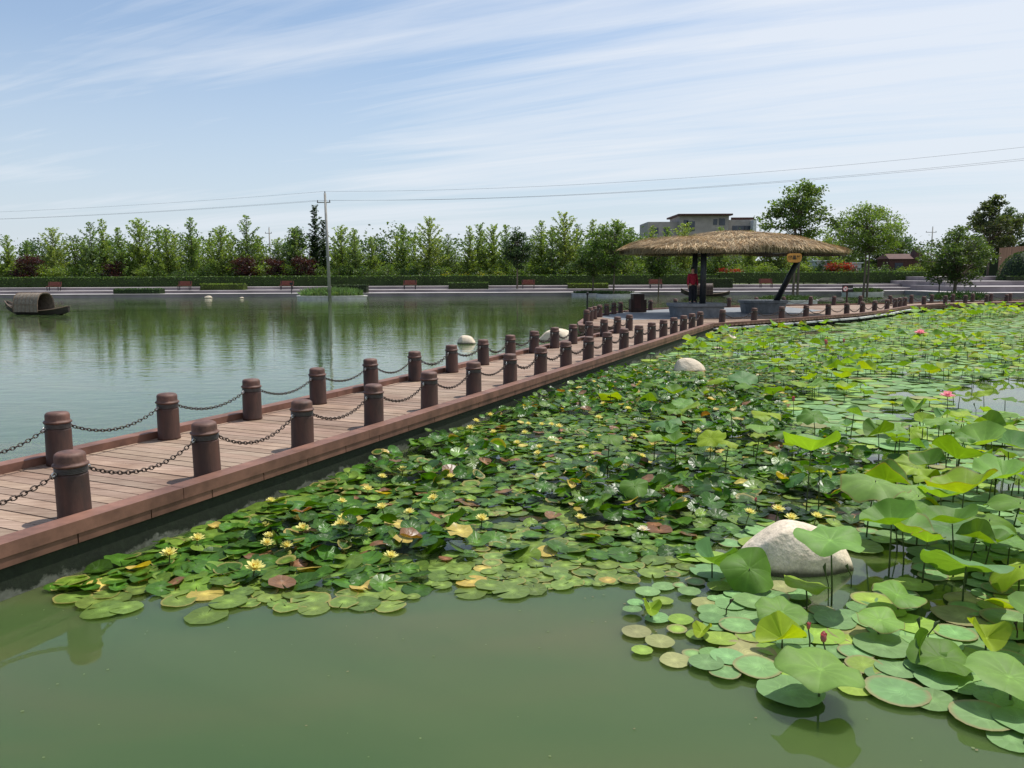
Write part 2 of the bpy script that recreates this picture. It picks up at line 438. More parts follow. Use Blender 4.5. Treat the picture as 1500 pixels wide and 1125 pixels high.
# one black sheet standing in for the dark below the planks
mb = MB()
def under(poly, z):
    mb.add([(p.x, p.y, z) for p in poly], [tuple(range(len(poly)))])
under(main_poly, .247); 
mb.build('underdeck_dark', M['black'], bw)
def sweep(mbx, pts, o0, o1, z0, z1, seg=2.2, gap=.006, col=True, closed=False):
    """boxes along a polyline, offset to the right of travel between o0 and o1"""
    pts = [Vector((p[0], p[1], 0)) for p in pts]
    n = len(pts); nr = []
    for i in range(n):
        a_ = pts[max(i - 1, 0)]; b_ = pts[min(i + 1, n - 1)]
        d1 = (pts[i] - a_).normalized() if i > 0 else (b_ - pts[i]).normalized()
        d2 = (b_ - pts[i]).normalized() if i < n - 1 else d1
        m = (d1 + d2).normalized(); q = Vector((m.y, -m.x, 0)); q /= max(.4, q.dot(Vector((d1.y, -d1.x, 0)))); nr.append(q)
    for i in range(n - 1):
        L = (pts[i + 1] - pts[i]).length; k = max(1, round(L / seg))
        for j in range(k):
            t0, t1 = j / k, (j + 1) / k - gap / L
            V = []
            for zq in (z0, z1):
                for (t_, o_) in ((t0, o0), (t1, o0), (t1, o1), (t0, o1)):
                    p = pts[i].lerp(pts[i + 1], t_) + nr[i].lerp(nr[i + 1], t_) * o_; V.append((p.x, p.y, zq))
            g = rnd.uniform(.88, 1.12)
            mbx.add(V, [(0, 1, 2, 3), (7, 6, 5, 4), (0, 4, 5, 1), (1, 5, 6, 2), (2, 6, 7, 3), (3, 7, 4, 0)], (g, g, g) if col else None)
rline = [SN(s_start, outer_n), C1]
lline = [SN(s_start, left_n), SN(24.6, left_n)]
mb = MB(); sweep(mb, rline, -.165, 0, .285, .375, 2.6)
mb.build('kerb', M['kerb'], bw)
mb = MB(); sweep(mb, front, -.165, 0, .255, .36, 2.6); mb.build('kerb', M['kerb'], bw)
mb = MB(); sweep(mb, lline, 0, .165, .285, .375, 2.6); mb.build('kerb', M['kerb'], bw)
mb = MB(); sweep(mb, back, 0, .165, .255, .36, 2.6); mb.build('kerb', M['kerb'], bw)
mb = MB(); sweep(mb, rline, -.15, -.008, .215, .282, .62, .01); mb.build('fascia', M['kerb'], bw)
mb = MB(); sweep(mb, lline, .008, .15, .215, .282, .62, .01); mb.build('fascia', M['kerb'], bw)
mb = MB(); sweep(mb, rline, -.16, -.03, -.8, .212, 60, 0, False); mb.build('retaining_wall', M['pond_wall'], bw)
mb = MB(); sweep(mb, lline, .03, .16, -.8, .212, 60, 0, False); mb.build('retaining_wall', M['pond_wall'], bw)
fp = [Vector((x, y, 0)) for x, y in front]
mb = MB(); sweep(mb, front[0:], -.42, -.30, -.8, .12, 60, 0, False); mb.build('retaining_wall', M['pond_wall'], bw)
mb = MB(); sweep(mb, back, .42, .30, -.8, .12, 60, 0, False)
mb.build('retaining_wall', M['pond_wall'], bw)
mb = MB(); sweep(mb, front[:7], -.22, .12, .13, .19, 1.7, .22, False); mb.build('edge_beam', M['pale'], bw)
mb = MB(); sweep(mb, front[6:], -.16, -.02, .12, .252, 1.7, .02); mb.build('fascia', M['kerb'], bw)
mb = MB(); sweep(mb, back, .02, .16, .12, .252, 1.7, .02); mb.build('fascia', M['kerb'], bw)

# ------------------------------------------------------------------ bollards
def bollard_proto():
    t = MB(); pr = [(.118, 0), (.118, .02), (.114, .03), (.112, .33), (.108, .345)]
    t.lathe(pr, 28); o = t.build('bollard', M['bollard'], smooth=True)
    t = MB(); t.lathe([(.108, .392), (.120, .398), (.123, .405), (.120, .412), (.108, .418), (.105, .43), (.105, .468), (.100, .484), (.086, .495), (.05, .500)], 28)
    t.build('cap', M['bollard_cap'], o, smooth=True)
    t = MB(); p2 = [(.100, .343)]
    for k in range(4):
        z = .347 + k * .0115; p2 += [(.106, z), (.113, z + .0045), (.106, z + .009)]
    p2 += [(.104, .393)]
    t.lathe(p2, 28); t.build('band', M['band'], o, smooth=True)
    return o
BP = bollard_proto()
def ring(mbx, c, axis, R_, r_, nu=10, nv_=5, stretch=1.0, up=None):
    axis = Vector(axis).normalized(); u = axis.cross(up if up is not None else Vector((0, 0, 1)));
    if u.length < .1: u = Vector((1, 0, 0))
    u.normalize(); v_ = u.cross(axis)
    V = []; F = []
    for i in range(nu):
        a_ = 2 * PI * i / nu; d = u * math.cos(a_) + v_ * math.sin(a_) * stretch
        e = (u * math.cos(a_) + v_ * math.sin(a_))
        for j in range(nv_):
            b_ = 2 * PI * j / nv_; V.append(Vector(c) + d * R_ + (e * math.cos(b_) + axis * math.sin(b_)) * r_)
    for i in range(nu):
        for j in range(nv_):
            F.append((i * nv_ + j, ((i + 1) % nu) * nv_ + j, ((i + 1) % nu) * nv_ + (j + 1) % nv_, i * nv_ + (j + 1) % nv_))
    mbx.add(V, F)
ORD = ['first', 'second', 'third', 'fourth', 'fifth', 'sixth', 'seventh', 'eighth', 'ninth', 'tenth', 'eleventh', 'twelfth', 'thirteenth', 'fourteenth', 'fifteenth', 'sixteenth', 'seventeenth', 'eighteenth', 'nineteenth', 'twentieth', 'twenty-first', 'twenty-second']
used = [False]
def bollard(p, label, group, z=ZD):
    o = BP if not used[0] else copy_tree(BP); used[0] = True
    o.location = (p[0], p[1], z); o.rotation_euler = (rnd.uniform(-.022, .022), rnd.uniform(-.022, .022), rnd.uniform(0, 6))
    tag(o, label, 'bollard', group); return o
def chain(p, q, label, group, z=ZD, near=True):
    a_ = Vector((p[0], p[1], z + .352)); b_ = Vector((q[0], q[1], z + .352)); d = (b_ - a_); L = d.length; d.normalize()
    a_ = a_ + d * .125; b_ = b_ - d * .125; L = (b_ - a_).length
    sag = (.13 + rnd.uniform(-.035, .03)) * L
    link = .038 if near else .06; n = max(6, int(L * 1.05 / link)); mbx = MB()
    pts = [a_.lerp(b_, k / n) - Vector((0, 0, 4 * sag * (k / n) * (1 - k / n))) for k in range(n + 1)]
    for k in range(n):
        c = (pts[k] + pts[k + 1]) / 2; t_ = (pts[k + 1] - pts[k]).normalized()
        s1 = t_.cross(Vector((0, 0, 1))).normalized(); s2 = s1.cross(t_)
        ax = (s1 + s2 * .5).normalized() if k % 2 else (s2 - s1 * .5).normalized()
        u = ax.cross(t_).normalized()
        # link plane spanned by t_ and u
        V = []; F = []; nu, nw = (8, 5) if near else (6, 4); r_ = .0052 if near else .007
        for i in range(nu):
            an = 2 * PI * i / nu; e = t_ * math.cos(an) + u * math.sin(an)
            ctr = c + t_ * math.cos(an) * link * .68 + u * math.sin(an) * link * .40
            for j in range(nw):
                b2 = 2 * PI * j / nw; V.append(ctr + (e * math.cos(b2) + ax * math.sin(b2)) * r_)
        for i in range(nu):
            for j in range(nw):
                F.append((i * nw + j, ((i + 1) % nu) * nw + j, ((i + 1) % nu) * nw + (j + 1) % nw, i * nw + (j + 1) % nw))
        mbx.add(V, F)
    o = mbx.build('chain', M['chain'], smooth=True); tag(o, label, 'chain', group)
    for e, dd in ((a_, d), (b_, -d)):
        h = MB()
        ring(h, e + dd * .012, dv.cross(Vector((0, 0, 1))) if near else (1, 0, 0), .018, .0055, 8, 5)
        h.tube([e - dd * .012, e + dd * .03 - Vector((0, 0, .012))], .0065, 5)
        h.build('hook', M['steel'], o, smooth=True)
    return o
def row(pts, what, group, cgroup, ends=0, near_n=8, skip=()):
    n = len(pts)
    for i, p in enumerate(pts):
        bollard(p, 'brown bollard, %s %s' % (ORD[i], what), group)
    for i in range(n - 1):
        if i in skip: continue
        chain(pts[i], pts[i + 1], 'sagging chain after the %s of the %s' % (ORD[i], group), cgroup, near=i < near_n)
sR = r0.dot(dv); step = 1.288
RP = [SN(sR + step * k, NR) for k in range(-2, 19)]
sL = Vector((-4.27, 7.36, 0)).dot(dv)
LP = [SN(sL + step * k, NR - 1.66) for k in range(-3, 16)]
RPv = [p for p in RP if p.dot(dv) < 27.6]
row(RPv, 'along the kerb beside the lily pads, counting from the near end', 'bollards on the lily side of the boardwalk', 'chains along the boardwalk')
row(LP, 'along the kerb beside the open lake, counting from the near end', 'bollards on the lake side of the boardwalk', 'chains along the boardwalk')
def atpx(px, poly, off):
    """point on a polyline (offset inside) seen in column px"""
    P_ = [Vector((x, y, 0)) for x, y in poly]; best = None
    for i in range(len(P_) - 1):
        a_, b_ = P_[i], P_[i + 1]; d = (b_ - a_).normalized(); n_ = Vector((d.y, -d.x, 0)) * off
        for k in range(61):
            p = a_.lerp(b_, k / 60) + n_; q = proj(p.x, p.y, ZD)
            e = abs(q[0] - px)
            if best is None or e < best[0]: best = (e, p)
    return best[1]
FP = [atpx(px, front, -.32) for px in (1058, 1104, 1145, 1181, 1213, 1240, 1263, 1281, 1299, 1311, 1318, 1325)]
row(FP, 'on the pond edge in front of the pavilion, counting from its left', 'bollards in front of the pavilion', 'chains in front of the pavilion', 0, 0)
RFP = [atpx(px, front[6:], -.32) for px in (1353, 1384, 1414, 1445, 1474, 1503, 1532)]
row(RFP, 'on the pond edge of the far walkway, counting from the bend', 'bollards on the pond side of the far walkway', 'chains of the far walkway', 0, 0)
BPs = [atpx(px, back[1:], .32) for px in (858, 865, 870.5, 878.5, 888.5, 899, 909, 952.5, 989, 1030, 1068, 1108, 1148, 1187, 1222, 1260, 1304, 1335, 1365, 1395, 1424, 1452, 1479)]
for i, p in enumerate(BPs):
    bollard(p, 'small brown bollard on the lake edge behind the pavilion, %s from the left' % (ORD[i] if i < 22 else 'last'), 'bollards behind the pavilion')
for i in range(len(BPs) - 1):
    if (BPs[i] - BPs[i + 1]).length < 5 and i != 7:
        chain(BPs[i], BPs[i + 1], 'thin chain on the lake edge behind the pavilion, after the %s bollard' % ORD[i], 'chains behind the pavilion', near=False)

# ------------------------------------------------------------------ leaves on the water
def fan(nt, rings, notch, shape, rot=0):
    """unit leaf; shape(r, th) -> (rr, z). returns V, F, UV"""
    V = [(0, 0, shape(0, 0)[1])]; UV = [(0, 0)]; F = []
    closed = notch <= 0
    ths = [notch + (2 * PI - 2 * notch) * k / (nt if closed else nt - 1) for k in range(nt)]
    for j, r in enumerate(rings):
        for t_ in ths:
            rr, z = shape(r, t_); V.append((rr * math.cos(t_ + rot), rr * math.sin(t_ + rot), z)); UV.append((t_ / (2 * PI), r))
    m = nt if closed else nt - 1
    for k in range(m):
        k2 = (k + 1) % nt
        F.append((0, 1 + k, 1 + k2))
        for j in range(len(rings) - 1):
            a_ = 1 + j * nt; b_ = 1 + (j + 1) * nt
            F.append((a_ + k, b_ + k, b_ + k2, a_ + k2))
    return V, F, UV
def xf(V, s, tilt, tdir, rz, loc):
    m = Matrix.Translation(loc) @ Matrix.Rotation(tilt, 4, Vector((math.cos(tdir), math.sin(tdir), 0))) @ Matrix.Rotation(rz, 4, 'Z') @ Matrix.Scale(s, 4)
    A = np.array(V) @ np.array(m.to_3x3()).T + np.array(m.translation)
    return A.tolist()
def tints(UV, base, edge=None, es=.8, center=None):
    out = []
    for (u, r) in UV:
        c = base
        if edge and r > es: c = edge
        if center and r < .12: c = center
        out.append(c)
    return out
def jit(c, a=.12):
    k = 1 + rnd.uniform(-a, a); return (c[0] * k * (1 + rnd.uniform(-.08, .08)), c[1] * k, c[2] * k * (1 + rnd.uniform(-.1, .1)))

LZ = [(72, 848), (82, 872), (130, 888), (180, 880), (240, 868), (330, 882), (420, 893), (480, 880), (525, 893), (580, 872), (640, 866), (700, 880), (760, 868), (900, 858), (1000, 845), (1010, 820), (1080, 778), (1100, 770), (1260, 772), (1340, 720), (1335, 690), (1240, 655), (1170, 625), (1150, 595), (1200, 562), (1120, 532), (1000, 522), (900, 545)]
LF = [(1010, 845), (915, 880), (930, 960), (1030, 995), (1165, 1030), (1230, 1010), (1330, 1035), (1420, 1030), (1425, 1078), (1500, 1092), (1600, 1120), (1900, 1100), (2600, 700), (2200, 470), (1500, 452), (1420, 455), (1330, 460), (1200, 477), (1060, 482), (1000, 500), (930, 522), (900, 545), (1000, 522), (1120, 532), (1200, 562), (1150, 595), (1170, 625), (1240, 655), (1335, 690), (1340, 720), (1260, 772), (1100, 770), (1080, 778), (1010, 820)]
HOLES = [[(1385, 575), (1420, 560), (1500, 556), (1620, 590), (1600, 618), (1500, 612), (1430, 606), (1390, 592)], [(1440, 680), (1520, 690), (1540, 720), (1450, 725)], [(1290, 575), (1350, 572), (1352, 582), (1295, 584)], [(1180, 838), (1262, 838), (1262, 892), (1165, 900)], [(1270, 800), (1350, 800), (1360, 850), (1280, 860)], [(1340, 850), (1420, 850), (1420, 905), (1340, 905)], [(1180, 990), (1245, 990), (1245, 1040), (1180, 1035)]]
def vn(x, y, s=1.0, seed=0):
    """cheap value noise 0..1"""
    x = x * s + seed * 17.3; y = y * s - seed * 9.1
    return .5 + .25 * (math.sin(x * 1.7 + 2.1 * math.sin(y * 1.3 + seed)) + math.sin(y * 2.3 + 1.7 * math.sin(x * 1.1)))
class Grid:
    def __init__(s, c): s.c = c; s.d = {}
    def near(s, x, y, r, f):
        i, j = int(x // s.c), int(y // s.c)
        for a_ in (i - 1, i, i + 1):
            for b_ in (j - 1, j, j + 1):
                for (px, py, pr) in s.d.get((a_, b_), ()):
                    if (px - x) ** 2 + (py - y) ** 2 < (f * (r + pr)) ** 2: return True
        return False
    def put(s, x, y, r): s.d.setdefault((int(x // s.c), int(y // s.c)), []).append((x, y, r))
BOULDER = Vector((2.03, 5.42, 0))
def wall_ok(x, y, r): return Vector((x, y, 0)).dot(nv) > outer_n + r * .9
def deck_ok(x, y):     # pond side of the platform front
    if y < 27: return True
    for i in range(len(front) - 1):
        x0, y0 = front[i]; x1, y1 = front[i + 1]
        if x0 <= x < x1: return y < y0 + (y1 - y0) * (x - x0) / (x1 - x0) - .35
    return x > front[0][0]
# ---- lily pads
lily = []
g = Grid(.3); tries = 0
while tries < 95000:
    tries += 1
    y = 4.3 + 22 * rnd.random() ** 1.35; x = rnd.uniform(-3.5, 10)
    px, py = proj(x, y)
    if not inpoly(px, py, LZ): continue
    r = rnd.choice([rnd.uniform(.06, .09), rnd.uniform(.085, .13), rnd.uniform(.085, .13)])
    r *= .84 if py < 868 else 1
    r *= 1 if y < 7 else max(.72, 1 - (y - 7) * .04)
    if not wall_ok(x, y, r): continue
    if abs(x - BOULDER.x) < .5 and abs(y - BOULDER.y) < .32: continue
    crowd = vn(x, y, .9, 3) * .6 + vn(x, y, .45, 1) * .4
    # the flat fringe at the front edge and around the middle clearing
    flat = (py > 868) or (px > 620 and py > 822 and px < 1090) or (690 < px < 860 and 740 < py < 880 and rnd.random() < .6) or rnd.random() < .10
    if vn(x, y, 1.4, 8) < .08 and not flat and py > 600: continue
    if px > 700 and 690 < py < 770 and vn(x, y, 2.2, 5) < .25 and px < 800: continue
    lim = .60 if flat else .49
    if g.near(x, y, r, lim): continue
    g.put(x, y, r); lily.append((x, y, r, flat, crowd, px, py))
# stray pads at the front
for (px, py, r) in ((152, 897, .13), (185, 893, .10), (303, 903, .13), (262, 882, .11), (335, 885, .12), (572, 890, .10), (605, 876, .05), (460, 893, .1), (98, 862, .1), (722, 863, .1), (890, 852, .06)):
    p = G(px, py); lily.append((p.x, p.y, r, True, 0, px, py))
CLUMPS = [(640, 680, 110, 34), (930, 725, 150, 42), (1240, 690, 110, 48), (860, 575, 190, 34), (1010, 590, 90, 30), (470, 790, 95, 32), (620, 800, 80, 24), (1080, 620, 80, 26), (730, 600, 60, 24)]
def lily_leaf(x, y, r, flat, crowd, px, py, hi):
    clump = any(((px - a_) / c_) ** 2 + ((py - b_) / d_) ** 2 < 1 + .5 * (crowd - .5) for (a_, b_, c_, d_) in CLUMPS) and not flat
    ph = rnd.uniform(0, 6.3); kk = rnd.choice([2, 3, 4, 5]); wa = rnd.uniform(.01, .05) if flat else (rnd.uniform(.03, .14) if clump else rnd.uniform(.02, .08))
    cup = rnd.uniform(-.02, .05) if flat else (rnd.uniform(-.12, .26) if clump else rnd.uniform(-.08, .14))
    fold = 0 if flat or rnd.random() < (.45 if clump else .8) else rnd.uniform(.1, .35)
    irr = rnd.uniform(.01, .035)
    def sh(q, t_):
        rr = q * (1 + irr * math.sin(3 * t_ + ph) + irr * math.sin(7 * t_ + 2 * ph))
        z = cup * q * q + wa * q * q * math.sin(kk * t_ + ph) + fold * abs(math.sin(t_)) * q
        return rr, z
    V, F, UV = fan(15 if hi else 11, (.45, .85, 1) if hi else (.6, 1), rnd.uniform(.04, .16), sh)
    if flat: tilt = rnd.uniform(0, .07); z = rnd.uniform(.006, .02)
    else:
        hi_ = 1 if clump else .12
        tilt = abs(rnd.gauss(.13, .10)) + hi_ * abs(rnd.gauss(.15, .28)); z = rnd.uniform(.010, .035) + hi_ * rnd.uniform(.0, .13)
    z = max(z, r * math.sin(min(tilt, 1.2)) * .8 + .006)
    td = rnd.uniform(0, 2 * PI)
    V = xf(V, r, tilt, td, rnd.uniform(0, 6.3), (x, y, z))
    q = rnd.random(); kind = 'green'
    if flat and q < .07 or q < .022: base = jit((.46, .36, .09), .2); kind = 'yellow'
    elif q < .05: base = jit((.20, .10, .05), .2); kind = 'brown'
    elif flat: base = jit((.15, .22, .045), .28)
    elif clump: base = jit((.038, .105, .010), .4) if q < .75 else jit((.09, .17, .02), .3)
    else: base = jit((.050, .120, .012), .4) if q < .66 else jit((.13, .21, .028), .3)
    edge = None
    if kind == 'green' and rnd.random() < (.28 if flat else .06): edge = (.34, .28, .09)
    if kind == 'green' and rnd.random() < .35: edge = edge or tuple(k * .75 for k in base)
    return V, F, UV, tints(UV, base, edge, .92, tuple(k * 1.8 for k in base)), kind
def score(x, y, r):
    px, py = proj(x, y)
    if not (0 <= px <= 1500 and 0 <= py <= 1125): return -1
    return r / (y * y + 4) ** .5
lily.sort(key=lambda a_: -score(*a_[:3]))
under_ = MB(); g2 = Grid(.3)  # extra layer of dark pads, added so the gaps between leaves look shaded
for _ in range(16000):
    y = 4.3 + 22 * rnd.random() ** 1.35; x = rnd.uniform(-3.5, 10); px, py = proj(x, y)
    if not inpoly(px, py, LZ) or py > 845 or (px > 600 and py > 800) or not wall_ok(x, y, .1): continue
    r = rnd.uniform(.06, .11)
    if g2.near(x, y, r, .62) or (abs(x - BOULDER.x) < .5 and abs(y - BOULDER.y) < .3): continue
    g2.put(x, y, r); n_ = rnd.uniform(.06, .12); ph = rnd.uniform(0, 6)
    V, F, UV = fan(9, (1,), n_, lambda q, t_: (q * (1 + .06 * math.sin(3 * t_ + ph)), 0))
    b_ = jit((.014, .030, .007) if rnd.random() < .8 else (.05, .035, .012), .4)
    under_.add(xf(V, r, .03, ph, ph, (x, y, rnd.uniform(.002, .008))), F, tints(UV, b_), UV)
o = under_.build('gap_shade_pads', M['lily_leaf']); tag(o, 'dark pads added beneath the glossy lily leaves as shade in the gaps', 'lily pads', kind='stuff')
rest = MB(); cnt = {}
GL = {('green', True): ('flat olive green lily pad floating level on the water', 'flat green lily pads'),
      ('yellow', True): ('flat yellowed lily pad floating on the water', 'flat yellow lily pads'),
      ('brown', True): ('flat withered brown lily pad floating on the water', 'withered lily pads'),
      ('green', False): ('glossy dark green lily pad raised in the crowded pads', 'glossy crowded lily pads'),
      ('yellow', False): ('yellow lily pad raised among crowded green pads', 'raised yellow lily pads'),
      ('brown', False): ('crumpled brown lily pad among crowded green pads', 'crumpled brown lily pads')}
for i, a_ in enumerate(lily):
    hi = i < 295; V, F, UV, tn, kind = lily_leaf(*a_, hi)
    if hi:
        c = Vector((a_[0], a_[1], 0)); mbx = MB(); mbx.add([(p[0] - c.x, p[1] - c.y, p[2]) for p in V], F, tn, UV)
        o = mbx.build('lily_pad', M['lily_leaf'], smooth=True, loc=c); lb, gr = GL[(kind, a_[3])]; tag(o, lb, 'lily pad', gr)
    else: rest.add(V, F, tn, UV)
o = rest.build('lily_pads', M['lily_leaf'], smooth=True); tag(o, 'dense mat of glossy water lily leaves covering the pond beside the boardwalk', 'lily pads', kind='stuff')

# ---- floating lotus leaves
fl = []; g = Grid(.45); tries = 0
while tries < 90000:
    tries += 1
    y = 3.2 + 45 * rnd.random() ** 1.5; x = rnd.uniform(.3, 8 + y * .9)
    px, py = proj(x, y)
    if not inpoly(px, py, LF) or not deck_ok(x, y) or not wall_ok(x, y, .2): continue
    if any(inpoly(px, py, h) for h in HOLES): continue
    if abs(x - BOULDER.x) < .58 and abs(y - BOULDER.y) < .42: continue
    r = rnd.uniform(.08, .165) if y < 9 else rnd.uniform(.13, .24)
    if px < 1080 and py > 840: r = rnd.uniform(.05, .10)
    if y < 26 and py < 820 and vn(x, y, 1.1, 12) < .10: continue
    if 470 < py < 560 and px < 1250 and vn(x, y, .8, 4) < .35: continue
    if g.near(x, y, r, .9 if (py > 760 and px < 1040) else (.56 if py > 760 else .66)): continue
    g.put(x, y, r); fl.append((x, y, r))
fl.sort(key=lambda a_: -score(*a_))
rest = MB()
for i, (x, y, r) in enumerate(fl):
    hi = i < 290; ph = rnd.uniform(0, 6.3); kk = rnd.choice([2, 3]); wa = rnd.uniform(.005, .04); irr = rnd.uniform(.01, .05)
    def sh(q, t_): return q * (1 + irr * math.sin(2 * t_ + ph) + irr * .5 * math.sin(5 * t_ - ph)), wa * q * q * math.sin(kk * t_ + ph) + .02 * q * q
    V, F, UV = fan(18 if hi else 11, (.4, .8, 1) if hi else (.6, 1), 0, sh)
    V = xf(V, r, rnd.uniform(0, .04), rnd.uniform(0, 6), rnd.uniform(0, 6.3), (x, y, rnd.uniform(.008, .03)))
    q = rnd.random(); px, py = proj(x, y)
    if q < .72: base = jit((.165, .295, .105), .22); kd = 0
    elif q < .94: base = jit((.22, .33, .05), .2); kd = 1
    else: base = jit((.27, .27, .11), .2); kd = 2
    edge = (.25, .21, .10) if rnd.random() < .22 else None
    tn = tints(UV, base, edge, .93, tuple(k * 1.4 for k in base))
    if hi:
        mbx = MB(); mbx.add([(p[0] - x, p[1] - y, p[2]) for p in V], F, tn, UV)
        o = mbx.build('floating_lotus_leaf', M['lotus_float'], smooth=True, loc=(x, y, 0))
        tag(o, ('round bluish green lotus leaf lying flat on the water', 'round yellow-green lotus leaf lying flat on the water', 'faded tan lotus leaf lying flat on the water')[kd], 'lotus leaf', ('bluish floating lotus leaves', 'yellow-green floating lotus leaves', 'faded floating lotus leaves')[kd])
    else: rest.add(V, F, tn, UV)
o = rest.build('floating_leaves', M['lotus_float'], smooth=True); tag(o, 'sheet of pale floating lotus leaves covering the far side of the pond', 'lotus leaves', kind='stuff')

# ---- raised lotus leaves
def lotus_shape(kind, ph):
    a1 = rnd.uniform(.05, .13); a2 = rnd.uniform(.03, .075); k1 = rnd.choice([2, 3]); k2 = rnd.choice([5, 6, 7])
    def sh(q, t_):
        rr = q * (1 + (.05 * math.sin(3 * t_ + ph) + .035 * math.sin(5 * t_ - ph) + .025 * math.sin(9 * t_ + ph)) * q); wv = q * q * (a1 * math.sin(k1 * t_ + ph) + a2 * q * math.sin(k2 * t_ + 2 * ph))
        if kind == 'flat': z = -.10 * (1 - q) ** 2 * 1.2 + .02 * q + wv * 1.3 - .10 * q ** 4
        elif kind == 'bowl': z = .52 * q ** 1.3 + wv * 1.3
        elif kind == 'umbrella': z = -.08 * (1 - q) ** 3 - .28 * q * q + wv * 1.7
        elif kind == 'fold': z = .9 * abs(math.sin(t_)) ** 1.6 * q + wv * .6; rr = rr * (.55 + .45 * abs(math.cos(t_)))
        else: z = .1 * q + wv
        return rr, z
    return sh
def lotus(x, y, h, r, kind, tilt, tdir, hue, hi, label, group, rest=None, rest_s=None):
    ph = rnd.uniform(0, 6.3)
    V, F, UV = fan(44 if hi else 12, (.12, .3, .5, .68, .84, .94, 1) if hi else (.5, 1), 0, lotus_shape(kind, ph))
    V = xf(V, r, tilt, tdir, rnd.uniform(0, 6.3), (0, 0, h))
    base = jit({'pale': (.175, .31, .07), 'green': (.105, .21, .028), 'yellow': (.24, .34, .025), 'blue': (.11, .225, .08)}[hue], .12)
    tn = tints(UV, base, rnd.choice([None, None, None, (.20, .17, .06), tuple(k * .7 for k in base)]), .97, tuple(k * 1.5 for k in base))
    bx, by = rnd.uniform(-.05, .05) * h / .4, rnd.uniform(-.05, .05) * h / .4
    sp = [(bx, by, -.12), (bx * .8, by * .8, h * .3), (bx * .35, by * .35, h * .7), (0, 0, h + min(p[2] for p in V[:1]) * 0 - .004 if kind != 'flat' else h - .10 * 1.2 * r)]
    sr = [.0062, .0058, .005, .0045] if hi else [.007] * 4
    if rest is None:
        m1 = MB(); m1.add(V, F, tn, UV); o = m1.build('lotus_leaf', M['lotus_leaf'], smooth=True, loc=(x, y, 0)); tag(o, label, 'lotus leaf', group)
        m2 = MB(); m2.tube(sp, sr, 6, (.07, .10, .03)); m2.build('stalk', M['stalk'], o, smooth=True)
        return o
    rest.add([(p[0] + x, p[1] + y, p[2]) for p in V], F, tn, UV)
    rest_s.tube([(p[0] + x, p[1] + y, p[2]) for p in sp], .007, 3, (.05, .08, .025), cap=False)
